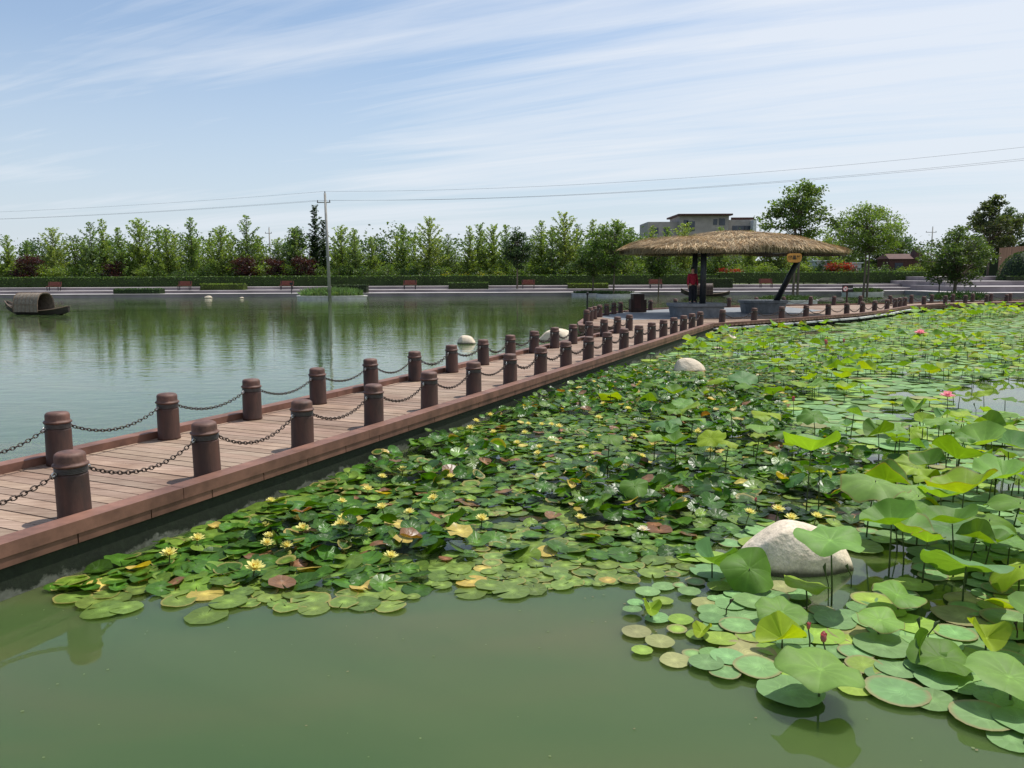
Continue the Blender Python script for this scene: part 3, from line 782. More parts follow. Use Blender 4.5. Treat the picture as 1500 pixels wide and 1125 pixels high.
EXP = [  # leaf column, leaf row, foot row, radius, shape, tilt, tilt dir, hue, label
 (1217, 787, 890, .20, 'flat', .12, 0, 'pale', 'broad pale lotus leaf standing in front of the big boulder'),
 (1203, 975, 1032, .195, 'flat', .10, 1, 'pale', 'frontmost broad lotus leaf over the open water, below the pink bud'),
 (1480, 985, 1032, .20, 'flat', .15, 1, 'pale', 'broad lotus leaf at the lower right, its short stalk in open water'),
 (1098, 832, 868, .17, 'umbrella', .75, 0, 'green', 'round lotus leaf tilted toward the viewer left of the boulder'),
 (1043, 824, 850, .17, 'fold', .5, 2, 'blue', 'folded bluish lotus leaf at the left edge of the lotus patch'),
 (1146, 893, 918, .15, 'flat', .2, 0, 'pale', 'low lotus leaf between the boulder and the pink bud'),
 (1180, 853, 885, .14, 'flat', .2, 2, 'yellow', 'small bright lotus leaf just below the big boulder'),
 (1322, 778, 828, .20, 'bowl', .35, 1, 'pale', 'cupped lotus leaf to the right of the boulder'),
 (1283, 703, 790, .25, 'umbrella', .1, 0, 'pale', 'wide wavy lotus leaf above the dark lily clump'),
 (1188, 660, 750, .23, 'bowl', .25, 3, 'pale', 'tall cupped lotus leaf on twin stalks above the dark lily clump'),
 (1200, 685, 752, .12, 'umbrella', .3, 2, 'yellow', 'small yellow-green lotus leaf under the tall cupped one'),
 (1412, 722, 790, .25, 'bowl', .3, 4, 'yellow', 'bright yellow-green lotus bowl lit from behind'),
 (1402, 672, 730, .24, 'bowl', .35, 2, 'green', 'green lotus bowl with one upturned side'),
 (1365, 700, 740, .15, 'umbrella', .3, 1, 'yellow', None),
 (1416, 822, 885, .26, 'flat', .45, 2.6, 'blue', 'largest bluish lotus leaf, tilted, near the right edge'),
 (1494, 828, 880, .2, 'umbrella', .4, 4, 'yellow', 'yellow lotus leaf cut by the right edge'),
 (1500, 880, 930, .2, 'flat', .4, 3, 'yellow', None),
 (1345, 740, 800, .2, 'flat', .2, 1, 'green', None), (1388, 768, 820, .22, 'flat', .15, 0, 'blue', None),
 (1450, 760, 810, .25, 'umbrella', .2, 1, 'green', None), (1480, 790, 840, .22, 'flat', .2, 1, 'pale', None),
 (1470, 700, 760, .22, 'bowl', .2, 5, 'pale', None), (1440, 650, 690, .24, 'bowl', .4, 5, 'pale', None), (1495, 735, 790, .22, 'umbrella', .2, 1, 'green', None),
 (930, 711, 748, .13, 'umbrella', .5, 0, 'green', 'lone lotus leaf facing the viewer above crowded lily pads'),
 (893, 638, 696, .14, 'umbrella', .1, 1, 'green', 'leftmost of the lotus umbrellas standing over the lily pads'),
 (960, 637, 692, .13, 'umbrella', .1, 2, 'pale', None), (990, 650, 700, .15, 'bowl', .1, 4, 'green', None), (1068, 647, 690, .1, 'umbrella', .2, 1, 'yellow', None),
 (828 + 160, 600, 630, .12, 'umbrella', .2, 1, 'green', None), (1088, 553, 580, .24, 'flat', .35, 0, 'blue', 'pale lotus leaf tilted upright beyond the white boulder'),
 (1310, 620, 642, .2, 'umbrella', .25, 1, 'pale', 'drooping pale lotus leaf alone over the flat leaves'), (1335, 632, 645, .15, 'umbrella', .5, 5, 'yellow', None),
 (953, 892, 907, .075, 'fold', .2, .6, 'yellow', 'small folded yellow-green lotus leaf at the left tip of the patch'),
 (1028, 930, 938, .07, 'fold', .1, .3, 'yellow', 'half unrolled young lotus leaf lying on the water'),
 (1146, 936, 955, .14, 'fold', .1, .1, 'yellow', 'rolled lotus leaf like a boat left of the pink bud'),
 (1316, 868, 900, .15, 'flat', .2, 1, 'pale', None), (1345, 955, 975, .12, 'fold', .9, 1.2, 'green', None), (950, 500, 515, .2, 'umbrella', .9, 5.3, 'yellow', 'bright lotus leaf leaning against the boardwalk kerb'),
 (1445, 935, 960, .13, 'fold', .1, .2, 'yellow', None), (1290, 905, 935, .13, 'flat', .15, .2, 'pale', None), (1380, 960, 985, .16, 'flat', .15, .2, 'green', None),
]
g = Grid(.6); LL = []
for e in EXP:
    b = G(e[0], e[2]); top = D(e[0], e[1], b.y); g.put(b.x, b.y, e[3])
    nx_ = top.x
    lb = e[8] or 'round lotus leaf held above the water on a thin stalk'
    o = lotus(nx_, b.y, max(.05, top.z), e[3], e[4], e[5], e[6], e[7], True, lb, 'lotus leaves standing above the water' if not e[8] else 'lotus leaves')
MIX = [(880, 560), (1200, 560), (1240, 655), (1150, 700), (1000, 690), (900, 640)]
tries = 0
while tries < 26000:
    tries += 1
    y = 4.0 + 42 * rnd.random() ** 1.35; x = rnd.uniform(.5, 8 + y * .85)
    px, py = proj(x, y)
    if not (inpoly(px, py, LF) or (inpoly(px, py, MIX) and rnd.random() < .12)) or not deck_ok(x, y) or not wall_ok(x, y, .3): continue
    if px < 1130 and py > 700: continue
    if py > 600 and vn(x, y, 1.2, 6) < .2: continue
    if py > 880 and px < 1420: continue
    if inpoly(px, py, HOLES[0]) and rnd.random() < .75: continue
    if 1100 < px < 1300 and 760 < py < 900: continue
    clear = inpoly(px, py, [(1200, 585), (1400, 560), (1560, 560), (1560, 700), (1380, 700), (1240, 655)]) or (px > 1180 and 470 < py < 500)
    dens = vn(x, y, .55, 2)
    if (clear and rnd.random() < .86) or (py < 640 and dens < .40) or (py < 500 and dens < .46): continue
    r = rnd.uniform(.09, .20)
    if px > 1300 and py < 470: r *= 1.3
    if g.near(x, y, r, .66 if py > 640 else .86): continue
    g.put(x, y, r); h = rnd.uniform(.06, .28) + (.12 if (py > 640 or py < 475) else 0)
    LL.append((x, y, r, h))
LL.sort(key=lambda a_: -score(*a_[:3]))
rest = MB(); rs = MB(); NE = len(EXP)
for i, (x, y, r, h) in enumerate(LL):
    kd = rnd.choices(['flat', 'bowl', 'umbrella', 'fold'], [.42, .22, .28, .08])[0]
    hue = rnd.choices(['pale', 'green', 'yellow', 'blue'], [.28, .36, .24, .12])[0]
    t_ = abs(rnd.gauss(.18, .16)); hi = i < 295 - NE
    lb = {'flat': 'round lotus leaf held level above the water', 'bowl': 'lotus leaf cupped like a bowl above the water', 'umbrella': 'lotus leaf drooping like an umbrella above the water', 'fold': 'half folded lotus leaf above the water'}[kd]
    lotus(x, y, h, r, kd, t_, rnd.uniform(0, 6.3), hue, hi, {'pale': 'pale ', 'green': 'green ', 'yellow': 'yellow-green ', 'blue': 'bluish '}[hue] + lb, hue + ' ' + kd + ' lotus leaves', None if hi else rest, rs)
o = rest.build('lotus_leaves', M['lotus_leaf'], smooth=True); tag(o, 'distant lotus leaves standing in a dense bright green bed', 'lotus leaves', kind='stuff')
o = rs.build('lotus_stalks', M['stalk']); tag(o, 'thin dark stalks under the distant lotus leaves', 'stalks', kind='stuff')
# thin young shoots and dead stems
for i, (px, py, h) in enumerate([(1188 + 60, 860, .16), (1062, 905, .12), (1355, 950, .16), (1350, 640, .2), (1385, 690, .2), (1480, 640, .25), (952, 888, .07), (1490, 940, .12), (1214, 888, .28), (1140, 945, .1), (1350, 960, .22), (1497, 735, .2), (1430, 610, .2)]):
    p = G(px, py); m = MB(); a_ = rnd.uniform(-.06, .06)
    m.tube([(0, 0, -.1), (a_ * .3, 0, h * .5), (a_, 0, h * .75), (a_ * 1.3, .005, h * .9), (a_ * 1.5 + .01, 0, h)], [.004, .0038, .0045, .011, .002], 6, (.06, .045, .02) if i % 2 else (.07, .1, .03))
    o = m.build('lotus_shoot', M['stalk'], smooth=True, loc=(p.x, p.y, 0)); tag(o, 'thin rolled lotus shoot poking up between leaves', 'lotus shoot', 'thin lotus shoots')

m = MB()
for _ in range(520):
    y = rnd.uniform(3.1, 7.5); x = rnd.uniform(-4, 5); px, py = proj(x, y)
    if inpoly(px, py, LZ) or not wall_ok(x, y, .05): continue
    if rnd.random() < .5 and not (py > 840 and py < 960): continue
    k = rnd.uniform(.003, .009); a1 = rnd.uniform(0, 6); n = 6
    m.add([(x + k * math.cos(a1 + 2 * PI * j / n) * rnd.uniform(.6, 1.3), y + k * rnd.uniform(.5, 1) * math.sin(a1 + 2 * PI * j / n), .0045) for j in range(n)], [tuple(range(n))], rnd.choice([(.14, .12, .05), (.13, .17, .06), (.08, .12, .03)]))
tag(m.build('floating_debris', M['stalk']), 'tiny floating bits of leaf and pollen on the open pond water', 'debris', kind='stuff')
# ---- flowers
def petal_ring(mbx, n, L, w_, up, z, col, ph=0, curl=.2, tip=None):
    for k in range(n):
        a_ = ph + 2 * PI * k / n + rnd.uniform(-.08, .08); ca, sa = math.cos(a_), math.sin(a_); V = []; C_ = []
        e = up + rnd.uniform(-.1, .1); l_ = L * rnd.uniform(.9, 1.08)
        for j, (t_, ww) in enumerate(((0, .3), (.35, .9), (.7, 1.0), (.9, .55), (1, .05))):
            el = e * (1 + curl * (t_ - .3)); rr = l_ * t_ * math.cos(el); hh = l_ * t_ * math.sin(el)
            for s_1 in (-1, 0, 1):
                q = w_ / 2 * ww * s_1; V.append((rr * ca - q * sa, rr * sa + q * ca, z + hh + (abs(s_1) * w_ * .18 * ww)))
                C_.append(tip if (tip and t_ > .6) else col)
        F = [(j * 3 + i_, j * 3 + i_ + 1, j * 3 + i_ + 4, j * 3 + i_ + 3) for j in range(4) for i_ in range(2)]
        mbx.add(V, F, C_)
def lily_flower(col, cc):
    m = MB()
    petal_ring(m, 9, .055, .018, .35, .0, col); petal_ring(m, 9, .050, .017, .75, .002, col, .3); petal_ring(m, 7, .042, .014, 1.1, .004, col, .1)
    o = m.build('water_lily', M['petal'], smooth=True)
    s = MB()
    for k in range(14):
        a_ = 2 * PI * k / 14; rr = rnd.uniform(.006, .013); s.tube([(rr * .5 * math.cos(a_), rr * .5 * math.sin(a_), .004), (rr * math.cos(a_), rr * math.sin(a_), .03)], [.0018, .0025], 4, cc)
    s.build('stamens', M['petal'], o)
    st = MB(); st.tube([(0, 0, -.15), (.004, 0, -.06), (0, 0, .004)], .004, 5, (.08, .1, .03)); st.build('stalk', M['stalk'], o)
    return o
YF = [(248, 813), (289, 791), (373, 834), (394, 787), (391, 797), (420, 801), (389, 772), (437, 762), (443, 776), (397, 735), (504, 760), (500, 772), (533, 781), (572, 817), (501, 736), (539, 719), (635, 731),
 (723, 634), (769, 635), (794, 623), (808, 623), (819, 626), (790, 656), (788, 665), (743, 663), (758, 650), (774, 622), (689, 628), (625, 649), (683, 661), (706, 762), (1001, 735), (884, 593), (877, 613), (920, 600), (1022, 634), (878, 642), (912, 644), (852, 657), (843, 690), (940, 670), (763, 598), (718, 609), (697, 618),
 (1098, 752), (1140, 748), (1159, 761), (1196, 758), (978, 547), (1012, 556), (1029, 547), (937, 561), (974, 568), (850, 760), (600, 752), (560, 745), (928, 640), (950, 585), (996, 573), (836, 575), (870, 560), (1040, 662), (560, 700), (590, 690), (660, 700)]
YL = {0: 'open yellow water lily nearest the dark wall at the left', 2: 'frontmost open yellow water lily', 13: 'yellow water lily near the flat pads at the front edge', 1: 'small yellow lily leftmost of the upper flowers', 44: 'yellow water lily on a long stalk left of the boulder tip', 45: 'yellow water lily just above the big boulder', 46: 'yellow water lily touching the top of the boulder', 47: 'yellow water lily right above the boulder shoulder', 31: 'single yellow water lily in the dark clump left of the boulder', 30: 'pale yellow bloom standing upright at the clearing'}
proto = lily_flower((.80, .74, .28), (.85, .55, .03)); first = True
for i, (px, py) in enumerate(YF):
    o = proto if first else copy_tree(proto); first = False
    z = .09 if i not in (44, 45, 46, 47) else .15
    p = G(px, py, z); k = rnd.uniform(.9, 1.25) * (1.15 if i in (0, 2, 7, 10, 11, 12) else 1)
    o.location = (p.x, p.y, z); o.scale = (k, k, k); o.rotation_euler = (rnd.uniform(-.25, .35), rnd.uniform(-.25, .25), rnd.uniform(0, 6))
    tag(o, YL.get(i, 'small open yellow water lily among the crowded pads'), 'water lily', 'yellow water lilies' if i not in YL else 'water lilies')
wf = lily_flower((.85, .80, .72), (.8, .5, .2)); p = G(942, 778, .06); wf.location = (p.x, p.y, .06); tag(wf, 'single white water lily at the edge of the dark clump', 'water lily', 'water lilies')
def bud(px, py, foot, L, w_, label, opened=False):
    b = G(px, foot); top = D(px, py, b.y); h = top.z
    m = MB()
    if not opened:
        pr = [(.001, 0), (w_ * .7, L * .12), (w_, L * .38), (w_ * .82, L * .62), (w_ * .4, L * .85), (.001, L)]
        V = []; n = 12
        m.lathe(pr, n, (0, 0, 0), (.55, .20, .19)); petal_ring(m, 5, L * .95, w_ * 1.5, 1.38, 0, (.62, .25, .25), 0, -.05, (.5, .1, .14))
    else:
        petal_ring(m, 9, L, L * .5, .35, 0, (.85, .32, .48)); petal_ring(m, 8, L * .9, L * .45, .8, .003, (.85, .38, .52), .3); petal_ring(m, 6, L * .8, L * .4, 1.2, .005, (.85, .45, .55), .1)
    o = m.build('lotus_flower' if opened else 'lotus_bud', M['petal'], smooth=True, loc=(top.x, b.y, h))
    s = MB(); s.tube([(.01, 0, -h - .1), (.012, 0, -h * .5), (0, 0, .004)], .0045, 6, (.07, .09, .03)); s.build('stalk', M['stalk'], o, smooth=True)
    tag(o, label, 'lotus flower' if opened else 'lotus bud', 'lotus flowers and buds')
bud(1206, 941, 962, .062, .017, 'plump pink lotus bud above the frontmost lotus leaf')
bud(1184, 922, 955, .045, .011, 'slender dark pink lotus bud left of the plump one')
bud(1397, 768, 800, .05, .013, 'pale pink lotus bud in front of the yellow lotus bowl')
bud(1210, 505, 545, .12, .035, 'tall pink lotus bud on a long stalk in the middle of the far bed')
bud(1236, 502, 520, .10, .03, 'short pink lotus bud beside the tall one in the far bed')
bud(1162, 588, 610, .08, .024, 'small pink lotus bud above the crowded lotus leaves')
bud(1107, 735, 752, .04, .012, 'tiny red bud left of the boulder')
bud(1388, 582, 620, .11, .05, 'open pink lotus flower beside the patch of open water', True)
bud(1348, 490, 500, .2, .05, 'far pink lotus flower near the back of the bed', True)
bud(1452, 642, 670, .06, .02, 'half hidden pink bud behind a lotus bowl')

# ------------------------------------------------------------------ rocks
def rock(px0, px1, base, top, label, squash=.75, seed=1, peak=1.15, skew=None):
    a_ = G(px0, base); b_ = G(px1, base); c = (a_ + b_) / 2; wd = (b_ - a_).length; y = a_.y + wd * squash * .25
    h = D((px0 + px1) / 2, top, y + .05).z
    nu, nv2 = 64, 34; V = []; F = []; r2 = random.Random(seed); ph = [r2.uniform(0, 6) for _ in range(6)]
    sk = r2.uniform(-.2, .1) if skew is None else skew
    for j in range(nv2 + 1):
        t_ = j / nv2; el = PI / 2 * (1 - t_ * 1.25)
        for i in range(nu):
            a1 = 2 * PI * i / nu; rr = max(0, math.cos(el)) ** .85
            n_ = 1 + .06 * math.sin(3 * a1 + ph[0]) + .05 * math.sin(2 * a1 + ph[1] + 3 * t_) + .03 * math.sin(5 * a1 + ph[2] + 5 * t_)
            z = math.sin(el) if el > 0 else el * .9
            z = z if z < 0 else z ** peak
            V.append((wd / 2 * rr * n_ * math.cos(a1) + sk * wd * .5 * max(0, z), wd / 2 * squash * rr * n_ * math.sin(a1), h * z * (1 + .05 * math.sin(4 * a1 + ph[3]) * (1 - abs(z)))))
    for _ in range(11):
        el = r2.uniform(-.05, .95); az = r2.uniform(0, 6.28); n3 = Vector((math.cos(el) * math.cos(az), math.cos(el) * math.sin(az), math.sin(el)))
        lim = r2.uniform(.74, .90)
        for q, p in enumerate(V):
            u3 = Vector((p[0] / (wd / 2), p[1] / (wd / 2 * squash), p[2] / h)); e3 = u3.dot(n3) - lim
            if e3 > 0 and p[2] > -.02: u3 -= n3 * e3 * .62; V[q] = (u3.x * wd / 2, u3.y * wd / 2 * squash, u3.z * h)
    zmx = max(p[2] for p in V); V = [(p[0], p[1], p[2] * (h / zmx if p[2] > 0 else 1)) for p in V]
    for j in range(nv2):
        for i in range(nu):
            F.append((j * nu + i, (j + 1) * nu + i, (j + 1) * nu + (i + 1) % nu, j * nu + (i + 1) % nu))
    F.append(tuple(range(nu)))
    m = MB(); m.add(V, F); o = m.build('boulder', M['rock'], smooth=True, loc=(c.x, y, 0)); tag(o, label, 'boulder'); return o
rock(1086, 1270, 838, 760, 'big smooth beige boulder among the lotus leaves in front', .6, 3, 1.35, -.22)
rock(987, 1038, 546, 524, 'pale boulder among lotus leaves in the middle of the pond', .6, 5)
rock(1056, 1082, 498, 490, 'small pale boulder near the corner of the boardwalk', .6, 6)
rock(1038, 1060, 512, 508, 'low flat pale stone between lotus leaves', .6, 9)
rock(668, 699, 504, 491, 'rounded white boulder in the lake behind the bollards', .7, 7)
rock(785, 850, 500, 481, 'long pale boulder in the lake behind the bollards', .6, 8)
rock(298, 310, 437, 433.2, 'larger white stone in the lake near the far terrace', .7, 9)
rock(350, 357, 437, 435, 'smaller white stone in the lake near the far terrace', .7, 10)

# ------------------------------------------------------------------ pavilion
pv = empty('pavilion', (9.6, 34.6, ZD), 0, 'open pavilion with a wide shaggy straw thatched roof on dark posts', 'pavilion')
def lp(p): return Vector(p) - pv.location
RC = Vector((9.55, 34.9, 0)); RA, RB = 4.75, 2.9
def roof_out(a_):
    k = (abs(math.cos(a_)) ** 2.3 + abs(math.sin(a_)) ** 2.3) ** (-1 / 2.3)
    return k * (1 + .03 * math.sin(3 * a_ + 1) + .02 * math.sin(5 * a_))
def roof_pt(q, a_, under=False):
    k = roof_out(a_) * q
    x = RA * k * math.cos(a_); y = RB * k * math.sin(a_)
    top = 3.83 - .64 * q ** 1.7 - .09 * max(0, (q - .82) / .18) ** 1.6 + .05 * math.sin(x * 1.1 + .5) - .04 * math.sin(x * 2.3 + y)
    top += .03 * math.sin(x * 3.1 + y * 2) - .012 * x
    if under: top = min(top - .24 * (1 - q * .1), 3.0 + .35 * (1 - q))
    return Vector((RC.x + x, RC.y + y, top))
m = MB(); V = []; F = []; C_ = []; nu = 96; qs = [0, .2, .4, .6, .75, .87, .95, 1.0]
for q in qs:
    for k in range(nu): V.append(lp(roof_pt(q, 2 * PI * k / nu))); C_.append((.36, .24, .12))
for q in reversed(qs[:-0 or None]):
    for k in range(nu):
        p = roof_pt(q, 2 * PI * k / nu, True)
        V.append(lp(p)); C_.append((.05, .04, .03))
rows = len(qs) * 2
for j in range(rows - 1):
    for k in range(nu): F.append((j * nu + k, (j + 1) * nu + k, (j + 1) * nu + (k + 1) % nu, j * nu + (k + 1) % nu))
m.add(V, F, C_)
for i in range(15000):      # straw on top
    q = math.sqrt(rnd.random()) * 1.0; a_ = rnd.uniform(0, 2 * PI)
    p = roof_pt(q, a_); p2 = roof_pt(min(q + rnd.uniform(.05, .10), 1.06), a_ + rnd.uniform(-.05, .05)); d = p2 - p
    if d.length < .02: continue
    p = p + Vector((0, 0, rnd.uniform(-.01, .05))); p2 = p + d.normalized() * rnd.uniform(.22, .42) + Vector((0, 0, rnd.uniform(-.02, .035)))
    s1 = d.cross(Vector((0, 0, 1))).normalized() * rnd.uniform(.006, .014)
    band = .82 + .3 * math.sin(q * 26 + 2 * math.sin(a_ * 5)) 
    g_ = rnd.uniform(.45, 1.25) * band; c = (.70 * g_, .55 * g_, .35 * g_)
    if rnd.random() < .2: c = (.46 * g_, .28 * g_, .14 * g_)
    m.add([lp(p - s1), lp(p + s1), lp(p2 + s1 * .4), lp(p2 - s1 * .4)], [(0, 1, 2, 3)], c)
for i in range(13000):      # hanging fringe
    a_ = rnd.uniform(0, 2 * PI); q = rnd.uniform(.94, 1.01); p = roof_pt(q, a_) + Vector((0, 0, rnd.uniform(-.10, .02)))
    o_ = Vector((math.cos(a_), math.sin(a_) * .6, 0)) * rnd.uniform(0, .10)
    L = rnd.uniform(.16, .34); p2 = p + o_ + Vector((rnd.uniform(-.05, .05), 0, -L))
    p2.z = max(p2.z, 2.84 + rnd.uniform(0, .07))
    s1 = Vector((-math.sin(a_), math.cos(a_), 0)) * rnd.uniform(.006, .014)
    g_ = rnd.uniform(.35, 1.1); c = (.44 * g_, .35 * g_, .21 * g_)
    m.add([lp(p - s1), lp(p + s1), lp(p2 + s1 * .4), lp(p2 - s1 * .4)], [(0, 1, 2, 3)], c)
m.build('thatched_roof', M['straw'], pv)
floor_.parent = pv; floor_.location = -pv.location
def trough(px0, px1, base, toprow, depth, name='stone_base'):
    a_ = G(px0, base, ZD); b_ = G(px1, base, ZD); c = (a_ + b_) / 2; wd = b_.x - a_.x; h = D(px0, toprow, c.y).z - ZD
    m = MB(); n = 28; V = []; F = []
    for (k, z) in ((.86, 0), (.93, h * .75), (1.0, h * .8), (1.0, h)):
        for i in range(n):
            a1 = 2 * PI * i / n; ca, sa = math.cos(a1), math.sin(a1); e = .45
            V.append(lp(Vector((c.x + wd / 2 * k * math.copysign(abs(ca) ** e, ca), c.y + depth / 2 + depth / 2 * k * math.copysign(abs(sa) ** e, sa), ZD + z))))
    for j in range(3):
        for i in range(n): F.append((j * n + i, j * n + (i + 1) % n, (j + 1) * n + (i + 1) % n, (j + 1) * n + i))
    F.append(tuple(range(3 * n, 4 * n)))
    m.add(V, F); m.build(name, M['stone_dark'], pv); return c, h
c1_, h1_ = trough(985, 1070, 465, 445.5, 2.0)
c2_, h2_ = trough(1092, 1160, 459, 441, 1.8)
def post(px, y, z0, z1, r_, dx=0, dy=0):
    p = D(px, 430, y); m = MB(); m.tube([lp((p.x, y, z0)), lp((p.x + dx, y + dy, z1))], [r_, r_ * .95], 14); m.build('post', M['post'], pv, smooth=True)
post(1017, c1_.y + 1.3, ZD + h1_ - .02, 3.25, .115); post(1029.5, c1_.y + .55, ZD + h1_ - .02, 3.25, .125)
a_ = D(1137, 441, c2_.y + .7); b_ = D(1168, 383, c2_.y + .3); dd = (b_ - a_)
m = MB(); m.tube([lp(a_ - dd * .05), lp(a_ + dd * 1.25)], [.13, .12], 14); m.build('post', M['post'], pv, smooth=True)
m = MB(); m.tube([lp((RC.x - 3.4, RC.y, 3.02)), lp((RC.x + 3.4, RC.y, 3.02))], .08, 8); m.tube([lp((RC.x - 1.2, RC.y - 2, 3.0)), lp((RC.x - 1.2, RC.y + 2, 3.0))], .07, 8); m.tube([lp((RC.x + 2.4, RC.y - 2, 3.0)), lp((RC.x + 2.4, RC.y + 2, 3.0))], .07, 8)
m.build('beam', M['post'], pv)
def text(s, size, mat, parent, loc, rot, name='lettering'):
    cu = bpy.data.curves.new(name, 'FONT'); cu.body = s; cu.size = size; cu.align_x = 'CENTER'; cu.align_y = 'CENTER'; cu.extrude = .003; cu.offset = .004
    cu.materials.append(mat); t0 = bpy.data.objects.new(name, cu); COL.objects.link(t0); bpy.context.view_layer.update()
    me = bpy.data.meshes.new_from_object(t0.evaluated_get(bpy.context.evaluated_depsgraph_get())); bpy.data.objects.remove(t0)
    o = bpy.data.objects.new(name, me); COL.objects.link(o); o.parent = parent; o.location = loc; o.rotation_euler = rot; return o
sp = D(1163.5, 377.5, 32.0)
sg = MB(); n = 18; V = []
for yy in (-.02, .02):
    for k in range(n):
        a1 = 2 * PI * k / n; V.append((.29 * math.copysign(abs(math.cos(a1)) ** .5, math.cos(a1)) * (1 + .03 * math.sin(5 * a1)), yy, .18 * math.copysign(abs(math.sin(a1)) ** .5, math.sin(a1)) * (1 + .05 * math.sin(3 * a1))))
sg.add(V, [tuple(range(n)), tuple(reversed(range(n, 2 * n)))] + [(k, n + k, n + (k + 1) % n, (k + 1) % n) for k in range(n)])
so_ = sg.build('hanging_sign', M['orange_wood'], loc=sp); tag(so_, 'orange wooden name board hanging from the edge of the straw roof', 'sign')
text('春晶轩', .165, M['black'], so_, (0, -.024, -.005), (PI / 2, 0, 0))
for x in (-.2, .2):
    m = MB(); m.tube([(x, 0, .16), (x, 0.05, .42)], .008, 5); m.build('cord', M['black'], so_)

# cabinet, warning sign, lamp post
b = G(933.5, 457, ZD); cb = empty('cabinet', (b.x, b.y, ZD), .1, 'dark brown stepped wooden cabinet standing left of the pavilion', 'cabinet')
m = MB(); m.box((0, 0, .42), (.52, .5, .84)); m.build('body', M['dark_wood'], cb)
m = MB(); m.box((-.31, 0, .30), (.096, .44, .60)); m.build('side_box', M['dark_wood'], cb); m = MB(); m.box((.32, 0, .29), (.116, .44, .58)); m.build('side_box', M['dark_wood'], cb)
m = MB(); m.box((-.09, -.02, .86), (.40, .56, .03)); m.build('top', M['stone'], cb)
m = MB(); m.box((-.05, -.262, .45), (.3, .018, .5)); m.build('door', M['brown_wall'], cb)
p = D(1241.5, 423, 43.6); sgn = empty('warning_sign', (p.x, 43.6, ZD), 0, 'black warning sign with a white no swimming roundel on a post', 'sign')
m = MB(); m.tube([(0, .03, 0), (0, .03, .9)], .05, 8); m.build('post', M['dark_wood'], sgn)
zc = p.z - ZD
m = MB(); m.box((0, 0, zc), (.58, .03, .38)); pn = m.build('panel', M['black'], sgn)
m = MB(); m.lathe([(.001, 0), (.135, 0), (.135, .006), (.001, .006)], 24); o = m.build('roundel', M['white'], sgn); o.location = (-.12, -.017, zc); o.rotation_euler = (PI / 2, 0, 0)
m = MB(); ring(m, (0, 0, 0), (0, 1, 0), .122, .012, 24, 5); m.box((0, 0, 0), (.02, .008, .23)); o = m.build('prohibition_ring', M['red'], sgn); o.location = (-.12, -.024, zc); o.rotation_euler = (0, R(-45), 0)
m = MB(); m.box((.0, 0, .02), (.09, .004, .03)); m.box((.05, 0, .05), (.03, .004, .03)); m.box((0, 0, -.03), (.12, .004, .018)); o = m.build('swimmer', M['black'], sgn); o.location = (-.12, -.0255, zc)
text('禁止游泳', .062, M['white'], sgn, (.145, -.017, zc), (PI / 2, 0, 0))
p = G(858.5, 462, ZD); m = MB(); m.tube([(0, 0, 0), (0, 0, .86)], .035, 10); m.lathe([(.045, .86), (.05, .88), (.05, .98), (.03, 1.0)], 12)
o = m.build('lamp_post', M['black'], loc=(p.x + .05, p.y, ZD)); tag(o, 'slim black lamp post at the left corner of the pavilion deck', 'lamp post')

# ------------------------------------------------------------------ person
def skin_mesh(name, verts, edges, radii, mat, parent, root=0, lvl=1):
    me = bpy.data.meshes.new(name); me.from_pydata(verts, edges, []); o = bpy.data.objects.new(name, me); COL.objects.link(o); o.parent = parent
    me.materials.append(mat)
    md = o.modifiers.new('skin', 'SKIN'); md.use_smooth_shade = True
    sv_ = me.skin_vertices[0].data if me.skin_vertices else None
    if sv_ is None:
        me.attributes; bpy.context.view_layer.objects.active = o
    for i, r_ in enumerate(radii):
        me.skin_vertices[0].data[i].radius = r_ if hasattr(r_, '__len__') else (r_, r_)
    me.skin_vertices[0].data[root].use_root = True
    o.modifiers.new('sub', 'SUBSURF').levels = lvl; o.modifiers['sub'].render_levels = lvl
    return o
pp = D(1013.5, 444, c1_.y + .9)
per = empty('person', (pp.x, c1_.y + .9, ZD + h1_), .25, 'person in a dark red jacket and black trousers standing beside the pavilion posts', 'person')
def arm(s, hx, hy, hz): return [(s * .15, 0, 1.2), (s * .21, .0, .98), (hx, hy, hz)]
V = [(0, 0, .80), (0, 0, .98), (0, 0, 1.15), (0, 0, 1.24), (0, -.005, 1.30), (0, -.01, 1.36), (0, -.012, 1.44)]; E_ = [(0, 1), (1, 2), (2, 3), (3, 4), (4, 5), (5, 6)]
Rr = [(.10, .085), (.10, .08), (.10, .08), (.05, .05), (.05, .052), (.072, .08), (.06, .068)]
def ch(lst, rr, root_i):
    i0 = len(V); V.extend(lst); Rr.extend(rr); E_.append((root_i, i0)); E_.extend((i0 + k, i0 + k + 1) for k in range(len(lst) - 1)); return i0 + len(lst) - 1
for s in (-1, 1):
    hnd = ch([(s * .15, 0, 1.17), (s * .20, .0, .93), (s * .215, -.05, .72), (s * .215, -.06, .67)], [.048, .038, .026, (.022, .03)], 2)
    for f_ in range(4): ch([(s * .215, -.085 + f_ * .016, .63), (s * .21, -.088 + f_ * .016, .59 + .006 * abs(f_ - 1.5))], [.0075, .0065], hnd)
    ch([(s * .20, -.095, .665), (s * .195, -.105, .635)], [.0085, .007], hnd)
    ch([(s * .085, 0, .70), (s * .09, -.01, .42), (s * .095, .01, .08), (s * .10, -.07, .035)], [.075, .055, .036, .034], 0)
skin_mesh('body', V, E_, Rr, M['skin'], per)
jv = [(0, 0, .72), (0, 0, .9), (0, 0, 1.08), (0, 0, 1.19), (0, 0, 1.23)]; je = [(0, 1), (1, 2), (2, 3), (3, 4)]; jr = [.155, .15, .155, .13, .07]
